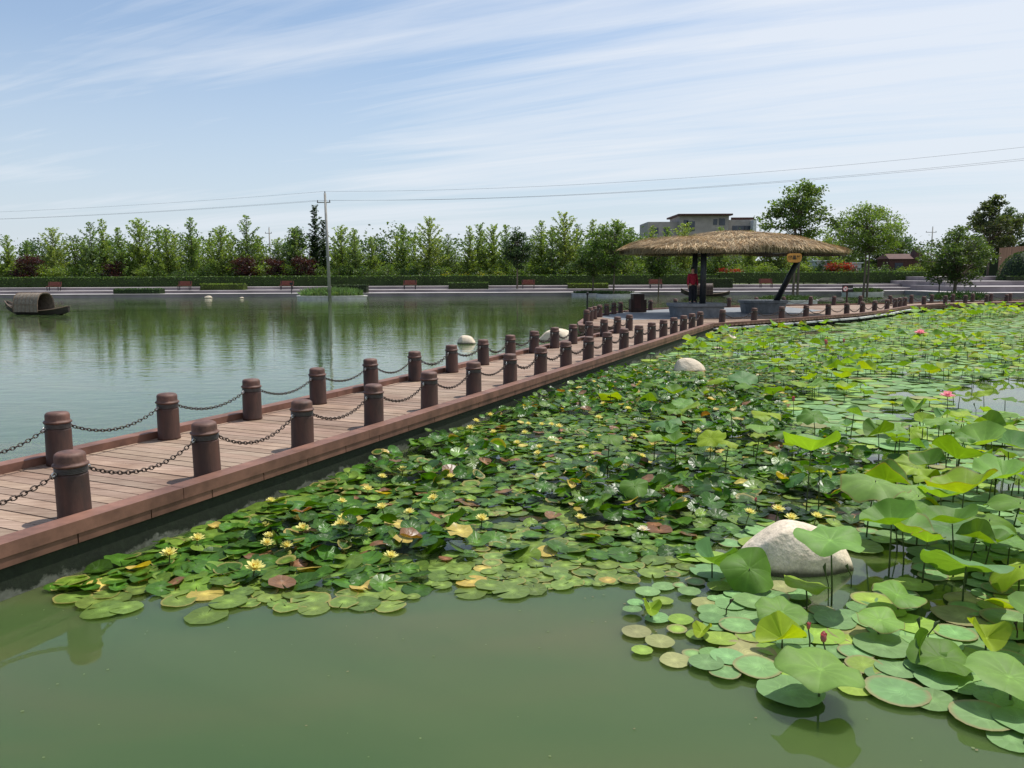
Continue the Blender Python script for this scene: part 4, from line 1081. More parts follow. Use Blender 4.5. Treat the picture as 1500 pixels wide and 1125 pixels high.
for s in (-1, 1):
    i0 = len(jv); jv += [(s * .16, 0, 1.165), (s * .205, .0, .93), (s * .22, -.05, .73)]; jr += [.068, .055, .042]; je += [(3, i0), (i0, i0 + 1), (i0 + 1, i0 + 2)]
skin_mesh('jacket', jv, je, jr, M['jacket'], per)
tv = [(0, 0, .78), (0, 0, .74)]; te = [(0, 1)]; trr = [.145, .14]
for s in (-1, 1):
    i0 = len(tv); tv += [(s * .08, 0, .62), (s * .09, -.01, .40), (s * .095, .008, .07)]; trr += [.088, .07, .058]; te += [(1, i0), (i0, i0 + 1), (i0 + 1, i0 + 2)]
skin_mesh('trousers', tv, te, trr, M['trousers'], per)
m = MB()
for s in (-1, 1):
    V = []; F = []
    for j in range(7):
        t_ = j / 6
        for k in range(8):
            a1 = 2 * PI * k / 8; ww = .042 * math.sin(PI * (.12 + .8 * t_)) ** .5; hh = .075 - .04 * t_
            V.append((s * .098 + ww * math.cos(a1), .05 - t_ * .21, max(0.0, hh / 2 + hh / 2 * math.sin(a1))))
    for j in range(6):
        for k in range(8): F.append((j * 8 + k, j * 8 + (k + 1) % 8, (j + 1) * 8 + (k + 1) % 8, (j + 1) * 8 + k))
    m.add(V, F + [tuple(range(8)), tuple(range(55, 47, -1))])
m.build('shoes', M['stone_dark'], per, smooth=True)
m = MB(); V = []; F = []
for j in range(8):
    el = PI / 2 - j * .26
    for k in range(14):
        a1 = 2 * PI * k / 14; cut = el < .35 and math.sin(a1) < -.3
        r_ = .084 if not cut else .06
        V.append((r_ * math.cos(el) * math.cos(a1), .005 + r_ * 1.12 * math.cos(el) * math.sin(a1), 1.405 + .092 * math.sin(el)))
for j in range(7):
    for k in range(14): F.append((j * 14 + k, (j + 1) * 14 + k, (j + 1) * 14 + (k + 1) % 14, j * 14 + (k + 1) % 14))
m.add(V, F); m.build('hair', M['hair'], per, smooth=True)
m = MB()
for s in (-1, 1): m.box((s * .026, -.088, 1.40), (.02, .008, .009))
m.build('eyes', M['hair'], per)
m = MB(); m.add([(0, -.105, 1.368), (-.012, -.082, 1.362), (.012, -.082, 1.362), (0, -.084, 1.40)], [(0, 1, 3), (0, 3, 2), (0, 2, 1)]); m.build('nose', M['skin'], per)
m = MB(); m.box((0, -.086, 1.345), (.036, .008, .007)); m.build('mouth', M['red'], per)

# ------------------------------------------------------------------ boats
def boat(c, rz, L, label, cm='canopy'):
    e = empty('boat', c, rz, label, 'boat', 'hooded wooden boats')
    ns = 21; m = MB(); V = []; F = []; md = MB()
    for j in range(ns):
        t_ = j / (ns - 1) * 2 - 1; x = t_ * L / 2; wd = .52 * (1 - abs(t_) ** 2.6 * .85); kz = .04 + (.42 if t_ < 0 else .24) * abs(t_) ** 3; gz = .20 + (.52 if t_ < 0 else .26) * abs(t_) ** 2.6
        V += [(x, -wd, gz), (x, -wd * .85, (gz + kz) / 2), (x, -wd * .5, kz - .12), (x, wd * .5, kz - .12), (x, wd * .85, (gz + kz) / 2), (x, wd, gz), (x, wd - .05, gz), (x, wd * .5 * .9, gz - .1), (x, -wd * .5 * .9, gz - .1), (x, -wd + .05, gz)]
    for j in range(ns - 1):
        for k in range(10): F.append((j * 10 + k, (j + 1) * 10 + k, (j + 1) * 10 + (k + 1) % 10, j * 10 + (k + 1) % 10))
    F += [tuple(reversed(range(10))), tuple(range((ns - 1) * 10, ns * 10))]
    m.add(V, F); m.build('hull', M['boat_hull'], e)
    for s in (-1, 1):
        q = MB()
        q.tube([((j / 20 * 2 - 1) * L / 2, s * (.54 * (1 - abs(j / 10 - 1) ** 2.6 * .85)), .215 + (.52 if j < 10 else .26) * abs(j / 10 - 1) ** 2.6) for j in range(21)], .025, 5); q.build('gunwale', M['boat_wood'], e)
    q = MB()
    for k, (x, yy, rr) in enumerate(((-.36 * L, -.1, .1), (-.34 * L, .12, -.15), (-.3 * L, 0, .03), (.38 * L, .05, .1))): q.box((x, yy, .42 if x < 0 else .30), (.9, .12, .04), rr)
    q.build('thwart', M['boat_wood'], e)
    q = MB(); n = 16; x0, x1 = -.29 * L + .2, .14 * L
    def arch(r_, h_, x):
        return [(x, r_ * math.copysign(abs(math.cos(PI * k / n)) ** .75, math.cos(PI * k / n)), .14 + h_ * math.sin(PI * k / n) ** .7) for k in range(n + 1)]
    V = arch(.56, 1.02, x0) + arch(.56, 1.04, x1) + arch(.53, .99, x1) + arch(.53, .97, x0); F = []
    for s in range(4):
        for k in range(n):
            a1 = s * (n + 1) + k; b1 = ((s + 1) % 4) * (n + 1) + k; F.append((a1, a1 + 1, b1 + 1, b1))
    q.add(V, F); q.build('canopy', M[cm], e)
    q = MB()
    for k in range(1, 6):
        x = x0 + (x1 - x0) * k / 6
        q.tube([tuple(v) for v in arch(.565, 1.035, x)], .012, 4)
    q.tube([tuple(v) for v in arch(.565, 1.045, x1)], .025, 5); q.tube([tuple(v) for v in arch(.565, 1.025, x0)], .025, 5)
    for (yy, zz_) in ((-.55, .55), (-.46, .85)): q.bar((x0, yy * 1.02, zz_), (x1, yy * 1.02, zz_), .02, .03)
    q.build('canopy_frame', M['boat_wood'], e)
    q = MB(); V = arch(.53, .98, x0 + .25); q.add(V, [tuple(range(len(V)))]); q.build('screen', M['black'], e)
    return e
simple('canopy', (.20, .165, .13), .8, 9, .35, .6, .01, stretch=(1, .3, 1))
p = G(45, 461); boat((p.x + .12, p.y + .45, 0), -.30, 4.4, 'old wooden boat with an arched mat canopy on the open lake at the left')
p = G(1036, 434); boat((p.x - .2, p.y, 0), -.1, 4.4, 'dark hooded boat seen behind the person under the pavilion roof', 'dark_wood')

# ------------------------------------------------------------------ trees
def leaves(mbx, c, n, spread, size, col, var=.25, flat=.5):
    for _ in range(n):
        p = (c[0] + rnd.gauss(0, spread), c[1] + rnd.gauss(0, spread), c[2] + rnd.gauss(0, spread * flat))
        s = size * rnd.uniform(.6, 1.3)
        a_ = Vector((rnd.gauss(0, 1), rnd.gauss(0, 1), rnd.gauss(0, .6))).normalized() * s
        b_ = a_.cross(Vector((rnd.gauss(0, 1), rnd.gauss(0, 1), rnd.gauss(0, 1)))).normalized() * s * .55
        g_ = 1 + rnd.uniform(-var, var); cc = (col[0] * g_ * rnd.uniform(.9, 1.15), col[1] * g_, col[2] * g_)
        pv_ = Vector(p); mbx.add([pv_ - a_, pv_ + b_, pv_ + a_, pv_ - b_], [(0, 1, 2, 3)], cc)
def ginkgo(h, col, seed, dens=1.0, wide=.30, top=.06, lowest=.12):
    rnd.seed(seed); e = empty('tree'); t_ = MB(); lf = MB()
    lean = rnd.uniform(-.15, .15)
    t_.tube([(0, 0, -.3), (lean * .3, 0, h * .4), (lean, 0, h * .97)], [.09, .06, .012], 6, None)
    nb = int(34 * dens); a_ = rnd.uniform(0, 6)
    for k in range(nb):
        f = k / (nb - 1); z = h * (lowest + (1 - lowest) * f * .96); a_ += 2.4 + rnd.uniform(-.4, .4)
        L = h * (wide * (1 - f) ** .75 + top) * rnd.uniform(.6, 1.15); up = rnd.uniform(.45, .85) + f * .15
        b0 = Vector((lean * z / h, 0, z)); d = Vector((math.cos(a_) * math.cos(up), math.sin(a_) * math.cos(up), math.sin(up)))
        tip = b0 + d * L; t_.tube([b0, b0 + d * L * .5 + Vector((0, 0, -.03)), tip], [.022, .014, .005], 4, None, cap=False)
        ns = max(3, int(L / .16))
        for j in range(ns):
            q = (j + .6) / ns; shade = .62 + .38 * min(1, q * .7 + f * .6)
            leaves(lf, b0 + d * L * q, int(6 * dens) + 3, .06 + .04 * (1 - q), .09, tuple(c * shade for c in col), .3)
    # denser understory inside the crown
    for k in range(int(80 * dens)):
        z = h * rnd.uniform(.06, .60); a1 = rnd.uniform(0, 6.3); r_ = h * wide * (1 - z / h) * rnd.uniform(.1, .8)
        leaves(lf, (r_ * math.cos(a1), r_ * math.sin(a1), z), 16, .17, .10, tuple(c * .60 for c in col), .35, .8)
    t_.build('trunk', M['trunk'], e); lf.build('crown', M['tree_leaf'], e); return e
def broad(h, rx, rz_, zc_, col, seed, clumps=70, per=46, size=.11, trunk=.12, stems=1, clear=0.0, spread=.26, name='tree'):
    rnd.seed(seed); e = empty(name); t_ = MB(); lf = MB()
    tops = []
    for s in range(stems):
        ox = (s - (stems - 1) / 2) * .35; t_.tube([(ox, 0, -.3), (ox * .8 + .05, .02, zc_ * .5), (ox * 1.4, 0, zc_ - rz_ * .3), (ox * 1.6, 0, zc_ + rz_ * .4)], [trunk, trunk * .8, trunk * .6, trunk * .2], 8); tops.append(ox)
    for k in range(clumps):
        while True:
            v_ = Vector((rnd.uniform(-1, 1), rnd.uniform(-1, 1), rnd.uniform(-1, 1)))
            if .25 < v_.length < 1: break
        lob = 1 + .18 * math.sin(3 * math.atan2(v_.y, v_.x) + seed) + .12 * math.sin(5 * v_.z + seed)
        taper_ = 1 - .35 * max(0, v_.z)
        c = Vector((v_.x * rx * lob * taper_, v_.y * rx * lob * taper_, zc_ + v_.z * rz_))
        ox = rnd.choice(tops); zb = max(zc_ - rz_ * .8, c.z - rnd.uniform(.3, .8) * rz_)
        b0 = Vector((ox, 0, min(zb, c.z))); mid = b0.lerp(c, .55) + Vector((0, 0, .1 * rx))
        t_.tube([b0, mid, c], [trunk * .28, trunk * .16, .01], 4, None, cap=False)
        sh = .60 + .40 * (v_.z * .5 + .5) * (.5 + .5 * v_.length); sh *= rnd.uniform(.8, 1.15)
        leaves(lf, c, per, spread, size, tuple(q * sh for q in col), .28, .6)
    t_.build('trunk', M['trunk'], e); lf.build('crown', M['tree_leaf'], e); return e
def place(proto, first, loc, rz, k, label, group, cat='tree', kz=1.0, name=None):
    o = proto if first else copy_tree(proto)
    o.location = loc; o.rotation_euler = (0, 0, rz); o.scale = (k, k, k * kz); tag(o, label, cat, group)
    if name: o.name = name
    return o
GREENS = [(.21, .30, .075), (.175, .27, .08), (.25, .33, .10), (.14, .22, .085), (.23, .32, .08), (.18, .27, .09)]  # distance haze put into the leaf colours: paler, bluer greens
gk = [ginkgo(6.0, GREENS[i % 6], 100 + i, rnd.uniform(.85, 1.15), [.36, .30, .42, .38, .28, .34, .44, .33][i], [.05, .06, .09, .05, .05, .08, .1, .05][i]) for i in range(8)]
gu = [False] * 8
ba = [broad(4.6, 1.5, 1.9, 2.5, c, 200 + i, 60, 44, .10, .09) for i, c in enumerate([(.085, .155, .05), (.12, .19, .05), (.065, .125, .05)])]; bu = [False] * 3
rnd.seed(5)
# front row, left to right: column in the photo, top row in the photo
front_trees = [(8, 342), (38, 350), (75, 332), (130, 322), (150, 318), (172, 330), (201, 319), (230, 334), (243, 332), (278, 316), (322, 330), (358, 312), (378, 342), (430, 330), (500, 330), (520, 333), (545, 345), (590, 327), (628, 317), (655, 340), (688, 328), (702, 325), (722, 328), (742, 326), (792, 320), (808, 330), (828, 309), (845, 325), (868, 318), (885, 325), (905, 320), (925, 330), (955, 328), (978, 330), (1002, 325), (1055, 330), (1100, 335), (1180, 350), (1215, 345)]
NEAR_LM = [(57, 'the hooded boat'), (396, 'the small distant pole'), (480, 'the utility pole'), (757, 'the round dark island tree'), (960, 'the grey building'), (1170, 'the orange sign')]
def rel(px):
    lm = min(NEAR_LM, key=lambda a_: abs(a_[0] - px)); d = px - lm[0]
    return lm[1], d
ctr = {}
for i, (px, py) in enumerate(front_trees):
    y = 91 + (i * 37 % 5) * .9; k = i % 8 if i % 5 else (i * 3) % 8
    top = D(px, py, y); h = top.z - .9; s_k = h / 6.0
    lm, d = rel(px); key = (lm, d > 0); 
    o = place(gk[k], not gu[k], (top.x, y, .85), rnd.uniform(0, 6), s_k * .98, '', 'spiky young trees behind the far hedge', name=None if not gu[k] else None); gu[k] = True
    ctr.setdefault(key, []).append((abs(d), o, px, h))
for (lm, right), L_ in ctr.items():
    L_.sort(key=lambda a_: a_[0])
    for n_, (d, o, px, h) in enumerate(L_):
        size = 'tall' if h > 6.6 else ('short' if h < 5.4 else 'medium')
        tag(o, '%s spiky green tree behind hedge, %s %s of %s' % (size, ORD[n_], 'right' if right else 'left', lm))
# second row and filler trees
rnd.seed(6)
for i in range(46):
    px = -20 + i * 30 + rnd.uniform(-10, 10); y = 96 + rnd.uniform(0, 6); py = rnd.uniform(338, 358)
    if px > 1340: continue
    top = D(px, py, y); h = top.z - 1
    if rnd.random() < .5:
        k = rnd.randrange(8); o = place(gk[k], not gu[k], (top.x, y, .9), rnd.uniform(0, 6), h / 6, 'slender tree half hidden in the second row beyond the hedge', 'second row trees beyond the hedge'); gu[k] = True
    else:
        k = rnd.randrange(3); o = place(ba[k], not bu[k], (top.x, y, .9), rnd.uniform(0, 6), h / 4.6, 'bushy round tree half hidden in the second row beyond the hedge', 'bushy second row trees beyond the hedge'); bu[k] = True
# low bushes just behind the hedge
rnd.seed(8)
lowb = [broad(2.4, 1.2, 1.0, 1.2, c, 300 + i, 26, 46, .10, .05, name='bush') for i, c in enumerate([(.11, .18, .05), (.17, .25, .06), (.08, .14, .055)])]; lu = [False] * 3
for i in range(60):
    px = -25 + i * 23.5 + rnd.uniform(-7, 7); y = 90.2 + rnd.uniform(0, 1.4)
    if px > 1345: continue
    k = rnd.randrange(3); c = D(px, 400, y); place(lowb[k], not lu[k], (c.x, y, .85), rnd.uniform(0, 6), rnd.uniform(.8, 1.15), 'low green bush filling the gap between hedge and trees', 'low bushes behind the far hedge', 'bush'); lu[k] = True
rnd.seed(9)
pur = broad(3.0, 1.35, 1.3, 1.8, (.050, .016, .022), 400, 44, 50, .10, .07, name='plum_tree'); f1 = True
PL = ['small dark purple tree near the left edge', 'small purple shrub tree left of centre group, lower one', 'dark purple tree behind the spiky trees left of the distant pole', 'wide purple tree just under the distant pole', 'purple tree between the distant pole and the utility pole']
for i, (px, py, hh) in enumerate(((41, 366, 1), (167, 376, .8), (358, 368, 1), (402, 370, 1), (442, 368, .95))):
    y = 90.4; top = D(px, py, y); o = place(pur, f1, (top.x, y, .8), i * 1.3, (top.z - .85) / 3.5, PL[i], 'purple plum trees behind the hedge'); f1 = False
yl = broad(1.8, .75, .75, 1.0, (.36, .36, .05), 420, 22, 44, .09, .04, name='bush'); f1 = True
for i, px in enumerate((653, 681, 706, 730, 1240)):
    c = D(px, 395, 90.0); place(yl, f1, (c.x, 90.0, .8), i, .9, 'yellow leaved bush showing above the hedge, %s from the left' % ORD[i], 'yellow bushes above the hedge', 'bush'); f1 = False
rd = broad(1.8, .9, .8, 1.2, (.30, .03, .025), 430, 24, 44, .09, .04, name='bush'); f1 = True
for i, (px, s_k) in enumerate(((1058, .85), (1078, .8), (1222, 1.0), (1240, 1.0))):
    c = D(px, 395, 90.0); place(rd, f1, (c.x, 90.0, .95 + (.35 if px > 1200 else .1)), i, s_k, 'red leaved bush above the hedge %s' % ('seen under the straw roof, left one', 'seen under the straw roof, right one', 'right of the orange sign, nearer the sign', 'right of the orange sign, farther from the sign')[i], 'red bushes above the hedge', 'bush'); f1 = False
# conifer-like dark trees left of the utility pole
rnd.seed(12)
dk = ginkgo(8.0, (.035, .07, .028), 500, 1.7, .13, .05, .05)
top = D(459, 300, 94); place(dk, True, (top.x, 94, .8), 0, (top.z - .8) / 8, 'tall dark narrow tree just left of the utility pole', 'dark trees by the pole')
top = D(473, 322, 95); o = place(dk, False, (top.x, 95, .8), 2, (top.z - .8) / 8, 'narrow dark tree hidden behind the utility pole', 'dark trees by the pole')
wl = broad(6.0, 1.6, 2.6, 3.2, (.06, .11, .035), 510, 70, 46, .10, .1)
top = D(431, 330, 93); place(wl, True, (top.x, 93, .8), 1, (top.z - .8) / 6, 'dense dark green cone shaped tree left of the tall narrow one', 'dark trees by the pole')
# distant woods, one mass
rnd.seed(14); m = MB()
for i in range(520):
    px = rnd.uniform(-200, 1700); y = rnd.uniform(112, 135); t0 = 348 + 8 * math.sin(px * .02) + 6 * math.sin(px * .051)
    top = D(px, t0 + rnd.uniform(0, 50), y); g_ = rnd.uniform(.6, 1.1)
    leaves(m, (top.x, y, max(top.z, 1.5)), 46, .8, .24, (.08 * g_, .135 * g_, .055 * g_), .3, .7)
m.box((0, 137, 2.6), (300, 1, 3.2), col=(.02, .035, .015))
tag(m.build('woods', M['tree_leaf']), 'far mass of green woods closing the view behind the trees', 'woods', kind='stuff')

# island trees
def near_tree(px, top_row, y, z0, args, label, rz=0, seed=1, name='tree'):
    top = D(px, top_row, y); h = top.z - z0
    e = broad(h, args['rx'], h * args['rz'], h * args['zc'], args['col'], seed, args.get('clumps', 80), args.get('per', 60), args.get('size', .10), args.get('trunk', .09), args.get('stems', 1), 0, args.get('spread', .24), name)
    e.location = (top.x, y, z0); e.rotation_euler = (0, 0, rz); tag(e, label, 'tree'); return e
near_tree(757, 328, 84, .3, dict(rx=1.25, rz=.30, zc=.64, col=(.04, .08, .035), clumps=80, trunk=.10, spread=.22), 'dark round headed tree on its own small island', seed=21)
near_tree(869, 345, 77, .3, dict(rx=1.9, rz=.32, zc=.60, col=(.085, .15, .045), clumps=90, trunk=.09), 'dense green tree left of the pavilion, left trunk of two', seed=22)
near_tree(900, 322, 74, .3, dict(rx=2.2, rz=.35, zc=.62, col=(.10, .175, .045), clumps=120, trunk=.09), 'dense green tree left of the pavilion, right and taller of two', seed=23)
near_tree(966, 350, 76, .3, dict(rx=1.3, rz=.34, zc=.62, col=(.075, .13, .03), clumps=60, trunk=.07), 'small green tree on the island behind the left end of the straw roof', seed=24)
near_tree(1172, 262, 62, .3, dict(rx=2.7, rz=.26, zc=.72, col=(.12, .19, .06), clumps=64, per=90, size=.12, trunk=.10, stems=2, spread=.30), 'big loose crowned tree rising behind the pavilion roof', seed=29)
near_tree(1275, 292, 74, .3, dict(rx=3.3, rz=.30, zc=.66, col=(.16, .25, .06), clumps=150, per=70, trunk=.10, stems=2, spread=.30), 'wide light green tree with two trunks on an island right of the pavilion', seed=25)
near_tree(1405, 328, 60, .3, dict(rx=2.5, rz=.42, zc=.56, col=(.09, .145, .05), clumps=140, per=64, size=.09, trunk=.13, spread=.22), 'dark green tree with a crooked trunk on the island near the far walkway', seed=26)
near_tree(1455, 285, 88, 1.2, dict(rx=2.6, rz=.36, zc=.62, col=(.08, .11, .05), clumps=100, per=60, size=.16, trunk=.12), 'tall dark tree with bronze leaves behind the right hand steps', seed=27)
near_tree(1482, 300, 93, 1.2, dict(rx=3.8, rz=.36, zc=.6, col=(.06, .10, .045), clumps=130, per=64, size=.13, trunk=.16), 'massive dark green tree at the right edge', seed=28)
near_tree(1420, 350, 95, 1.2, dict(rx=2.6, rz=.40, zc=.58, col=(.07, .11, .03), clumps=80, per=56, size=.12, trunk=.12), 'green tree behind the crooked island tree', seed=31)
near_tree(1305, 345, 98, 1.2, dict(rx=2.2, rz=.40, zc=.6, col=(.05, .085, .03), clumps=80, per=56, size=.12, trunk=.12), 'dark tree beyond the two trunked island tree', seed=32)
near_tree(1238, 330, 99, 1.2, dict(rx=2.6, rz=.40, zc=.6, col=(.055, .095, .03), clumps=80, per=56, size=.12, trunk=.12), 'dark tree filling the gap right of the loose crowned tree', seed=33)
near_tree(1350, 372, 100, 1.2, dict(rx=2.0, rz=.42, zc=.56, col=(.08, .13, .035), clumps=60, per=56, size=.12, trunk=.1), 'low green tree behind the brown gabled hut', seed=34)

# ------------------------------------------------------------------ hedges
def hedge(x0, x1, y, z0, h, d, col, label, topcol=None, group=None, dens=55, size=.07):
    e = empty('hedge', ((x0 + x1) / 2, y, z0), 0, label, 'hedge', group); xc = (x0 + x1) / 2
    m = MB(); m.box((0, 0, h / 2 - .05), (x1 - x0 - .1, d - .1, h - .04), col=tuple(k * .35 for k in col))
    A = (x1 - x0)
    for _ in range(int(A * h * dens)):
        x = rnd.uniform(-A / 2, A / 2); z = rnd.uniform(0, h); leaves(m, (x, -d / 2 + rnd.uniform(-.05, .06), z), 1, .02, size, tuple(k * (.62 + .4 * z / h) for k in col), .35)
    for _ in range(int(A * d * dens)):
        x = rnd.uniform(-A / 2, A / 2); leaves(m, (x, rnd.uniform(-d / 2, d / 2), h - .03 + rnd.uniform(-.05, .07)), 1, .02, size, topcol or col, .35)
    m.build('foliage', M['hedge_leaf'], e); return e
rnd.seed(30)
xr = D(1290, 400, 88).x
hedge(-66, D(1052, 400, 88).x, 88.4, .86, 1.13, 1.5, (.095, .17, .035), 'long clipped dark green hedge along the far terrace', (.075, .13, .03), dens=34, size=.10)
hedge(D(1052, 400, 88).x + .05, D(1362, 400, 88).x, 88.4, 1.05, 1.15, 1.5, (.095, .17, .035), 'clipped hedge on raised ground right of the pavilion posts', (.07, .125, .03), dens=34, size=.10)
for i, (x0, x1, top, bot, c, lb) in enumerate([(170, 238, 422.5, 429, (.06, .12, .03), 'low clipped box hedge on the terrace right of the left boat'), (296, 360, 415.5, 422.5, (.15, .22, .03), 'bright topped box hedge above the white stones'), (487, 539, 417, 426, (.05, .08, .03), 'dark box hedge just right of the utility pole'), (657, 716, 413.5, 420, (.075, .13, .03), 'low box hedge in the middle of the far terrace'), (831, 891, 415, 422.5, (.15, .21, .03), 'bright box hedge left of the dense island trees'), (1020, 1072, 407.5, 416, (.06, .10, .03), 'dark box hedge behind the pavilion posts'), (1373, 1417, 412, 420, (.16, .16, .04), 'yellowish box hedge behind the crooked island tree'), (1478, 1530, 404, 417, (.05, .09, .025), 'square green box hedge at the right edge')]):
    y = 84.0 if i in (1, 3, 4, 5) else (80.4 if i != 6 else 78.0)
    if i == 7: y = 78.2
    a_ = D(x0, bot, y); b_ = D(x1, top, y); zb = {True: .58, False: .31}[y > 83]
    if i == 6: zb = .3
    if i == 7: zb = 1.2
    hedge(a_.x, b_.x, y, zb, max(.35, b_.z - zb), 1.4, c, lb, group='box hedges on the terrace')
    
def sphere_bush(px, row_top, y, z0, r_, label):
    c = D(px, row_top, y); e = empty('bush', (c.x, y, z0), 0, label, 'bush'); m = MB(); h = c.z - z0
    prof_ = [(r_ * .9 * math.cos(t_), h * .95 * math.sin(t_)) for t_ in [k * PI / 2 / 8 for k in range(9)]]
    m.lathe([(max(.01, a1), b1) for a1, b1 in prof_], 20, col=(.015, .03, .01))
    for _ in range(2600):
        a1 = rnd.uniform(0, 2 * PI); t_ = math.asin(rnd.random()); leaves(m, (r_ * math.cos(t_) * math.cos(a1), r_ * math.cos(t_) * math.sin(a1), h * math.sin(t_)), 1, .04, .09, (.045, .085, .03), .35)
    m.build('foliage', M['hedge_leaf'], e)
sphere_bush(1502, 368, 80, 1.22, 2.3, 'big dome clipped bush at the right edge')

# ------------------------------------------------------------------ islands
def island(px0, px1, base, label, plant=(.06, .12, .03), ph=.4, wall=.24, n=260):
    a_ = G(px0, base); b_ = G(px1, base); wd = b_.x - a_.x; c = (a_ + b_) / 2; dp = min(wd * .55, 4.5)
    cy = c.y + dp / 2 * .7
    e = empty('island_planter', (c.x, cy, 0), 0, label, 'planter', 'planted islands in the lake'); m = MB(); ns = 40; V = []; F = []
    for (k, z) in ((1.0, -.8), (1.0, wall * .72), (1.03, wall * .74), (1.03, wall), (.93, wall + .002), (.93, wall - .06)):
        for i in range(ns):
            a1 = 2 * PI * i / ns; V.append((wd / 2 * k * math.cos(a1), dp / 2 * k * math.sin(a1), z))
    for j in range(5):
        for i in range(ns): F.append((j * ns + i, j * ns + (i + 1) % ns, (j + 1) * ns + (i + 1) % ns, (j + 1) * ns + i))
    m.add(V, F); m.build('kerb', M['stone'], e)
    m = MB(); m.add([(wd / 2 * .94 * math.cos(2 * PI * i / ns), dp / 2 * .94 * math.sin(2 * PI * i / ns), wall - .03) for i in range(ns)], [tuple(range(ns))]); m.build('soil', M['soil'], e)
    m = MB()
    for _ in range(n * 3):
        a1 = rnd.uniform(0, 6.3); q = math.sqrt(rnd.random()) * .9; x, y = wd / 2 * q * math.cos(a1), dp / 2 * q * math.sin(a1)
        g_ = rnd.uniform(.6, 1.35); hh = ph * rnd.uniform(.5, 1.2) * (1 - .4 * q ** 3); dx, dy = rnd.gauss(0, .10), rnd.gauss(0, .10); w2 = rnd.uniform(.02, .05)
        sp_ = rnd.uniform(0, PI); sx2, sy2 = math.cos(sp_) * w2, math.sin(sp_) * w2; cc = tuple(k * g_ for k in plant)
        m.add([(x - sx2, y - sy2, wall - .05), (x + sx2, y + sy2, wall - .05), (x + dx + sx2 * .8, y + dy + sy2 * .8, wall + hh * .6), (x + dx * 2.2, y + dy * 2.2, wall + hh)], [(0, 1, 2, 3)], cc)
    for _ in range(int(n * .4)):
        a1 = rnd.uniform(0, 6.3); q = math.sqrt(rnd.random()) * .85
        leaves(m, (wd / 2 * q * math.cos(a1), dp / 2 * q * math.sin(a1), wall + ph * .3), 6, .10, .07, tuple(k * rnd.uniform(.7, 1.6) for k in plant), .3)
    o = m.build('foliage', M['hedge_leaf'], loc=(c.x, cy, 0)); tag(o, 'leafy ground plants on the ' + label, 'plants', kind='stuff')
rnd.seed(40)
island(433, 532, 438.5, 'large island planter around the foot of the utility pole', (.16, .25, .09), .75, .30, n=560)
island(737, 787, 431, 'small round island under the dark round tree', (.05, .10, .03), .35)
island(838, 905, 433.5, 'dark leafy island left of the pavilion, left of two', (.04, .08, .025), .3)
island(874, 932, 434.5, 'dark leafy island left of the pavilion, right of two', (.04, .08, .025), .3)
island(940, 992, 427.8, 'bright green island behind the left end of the pavilion', (.09, .17, .03), .4)
island(1113, 1205, 445, 'nearest planted island right behind the leaning post', (.06, .11, .03), .35)
island(1128, 1188, 430, 'small planted island beyond the leaning post', (.05, .10, .03), .35)
island(1236, 1301, 431.5, 'planted island under the two trunked tree', (.055, .10, .03), .45)
island(1366, 1462, 445, 'planted island under the crooked dark tree', (.045, .09, .025), .6)

# ------------------------------------------------------------------ benches, bins, poles, wires, buildings
def bench():
    e = empty('bench'); m = MB()
    for k in range(4): m.box((0, -.02 + k * .11, .44), (1.3, .095, .035))
    m.build('seat', M['bench'], e)
    m = MB()
    for k in range(4): m.box((0, .40 + k * .025, .54 + k * .10), (1.3, .03, .085))
    m.build('backrest', M['bench'], e)
    for x in (-.55, .55):
        m = MB(); m.box((x, -.03, .21), (.06, .06, .42)); m.bar((x, .36, 0), (x, .46, .9), .06, .05); m.bar((x, -.03, .40), (x, .38, .40), .05, .05); m.build('leg', M['black'], e)
    return e
bp = bench(); f1 = True
for i, (px, lb) in enumerate(((77, 'red brown bench on the terrace behind the hooded boat'), (269, 'red brown bench on the terrace between two left box hedges'), (419, 'red brown bench on the terrace left of the utility pole'), (600, 'red brown bench on the terrace right of the utility pole'), (774, 'red brown bench beside the round dark island tree'), (961, 'red brown bench behind the bright green island'), (1123, 'red brown bench seen between the pavilion posts'))):
    c = D(px, 420, 83.6); o = bp if f1 else copy_tree(bp); f1 = False; o.location = (c.x, 83.6, .585); o.rotation_euler = (0, 0, 0); o.scale = (1.05,) * 3; tag(o, lb, 'bench', 'red benches on the terrace')
def info_post(px, y, z0, h, label):
    c = D(px, 420, y); e = empty('sign_post', (c.x, y, z0), 0, label, 'sign'); m = MB(); m.tube([(0, 0, 0), (0, 0, h)], .05, 8); m.build('post', M['black'], e); m = MB(); m.box((0, -.03, h), (.32, .05, .24)); m.build('panel', M['black'], e)
info_post(427, 79.5, .3, .95, 'small black notice post at the water edge left of the pole island')
info_post(1376, 69.0, .0, 1.3, 'thin dark post in the water left of the crooked tree')
def pole(c, h, label, r_=.15, arm_=.7):
    e = empty('utility_pole', c, 0, label, 'pole'); m = MB(); m.tube([(0, 0, -.5), (0, 0, h)], [r_, r_ * .65], 12); m.build('shaft', M['pole'], e, smooth=True)
    m = MB(); m.bar((-arm_, 0, h - .75), (arm_ * .6, 0, h - .75), .08, .08); m.build('crossarm', M['pole'], e)
    for x in (-arm_ + .05, arm_ * .6 - .05, 0):
        m = MB(); z = h - .71 if x else h; m.lathe([(.02, 0), (.05, .04), (.03, .08), (.05, .12), (.02, .16)], 8, (x, 0, z)); m.build('insulator', M['dark_wood'], e)
    return e
PY = 68.5; pb = D(483, 432, PY); ptop = D(476, 283, PY)
ph_ = ptop.z
pol = pole((pb.x, PY, 0), ph_, 'tall concrete utility pole rising from the large island'); pol.rotation_euler = (0, math.atan2(ptop.x - pb.x, ptop.z - pb.z), 0)
tpx = ptop.x
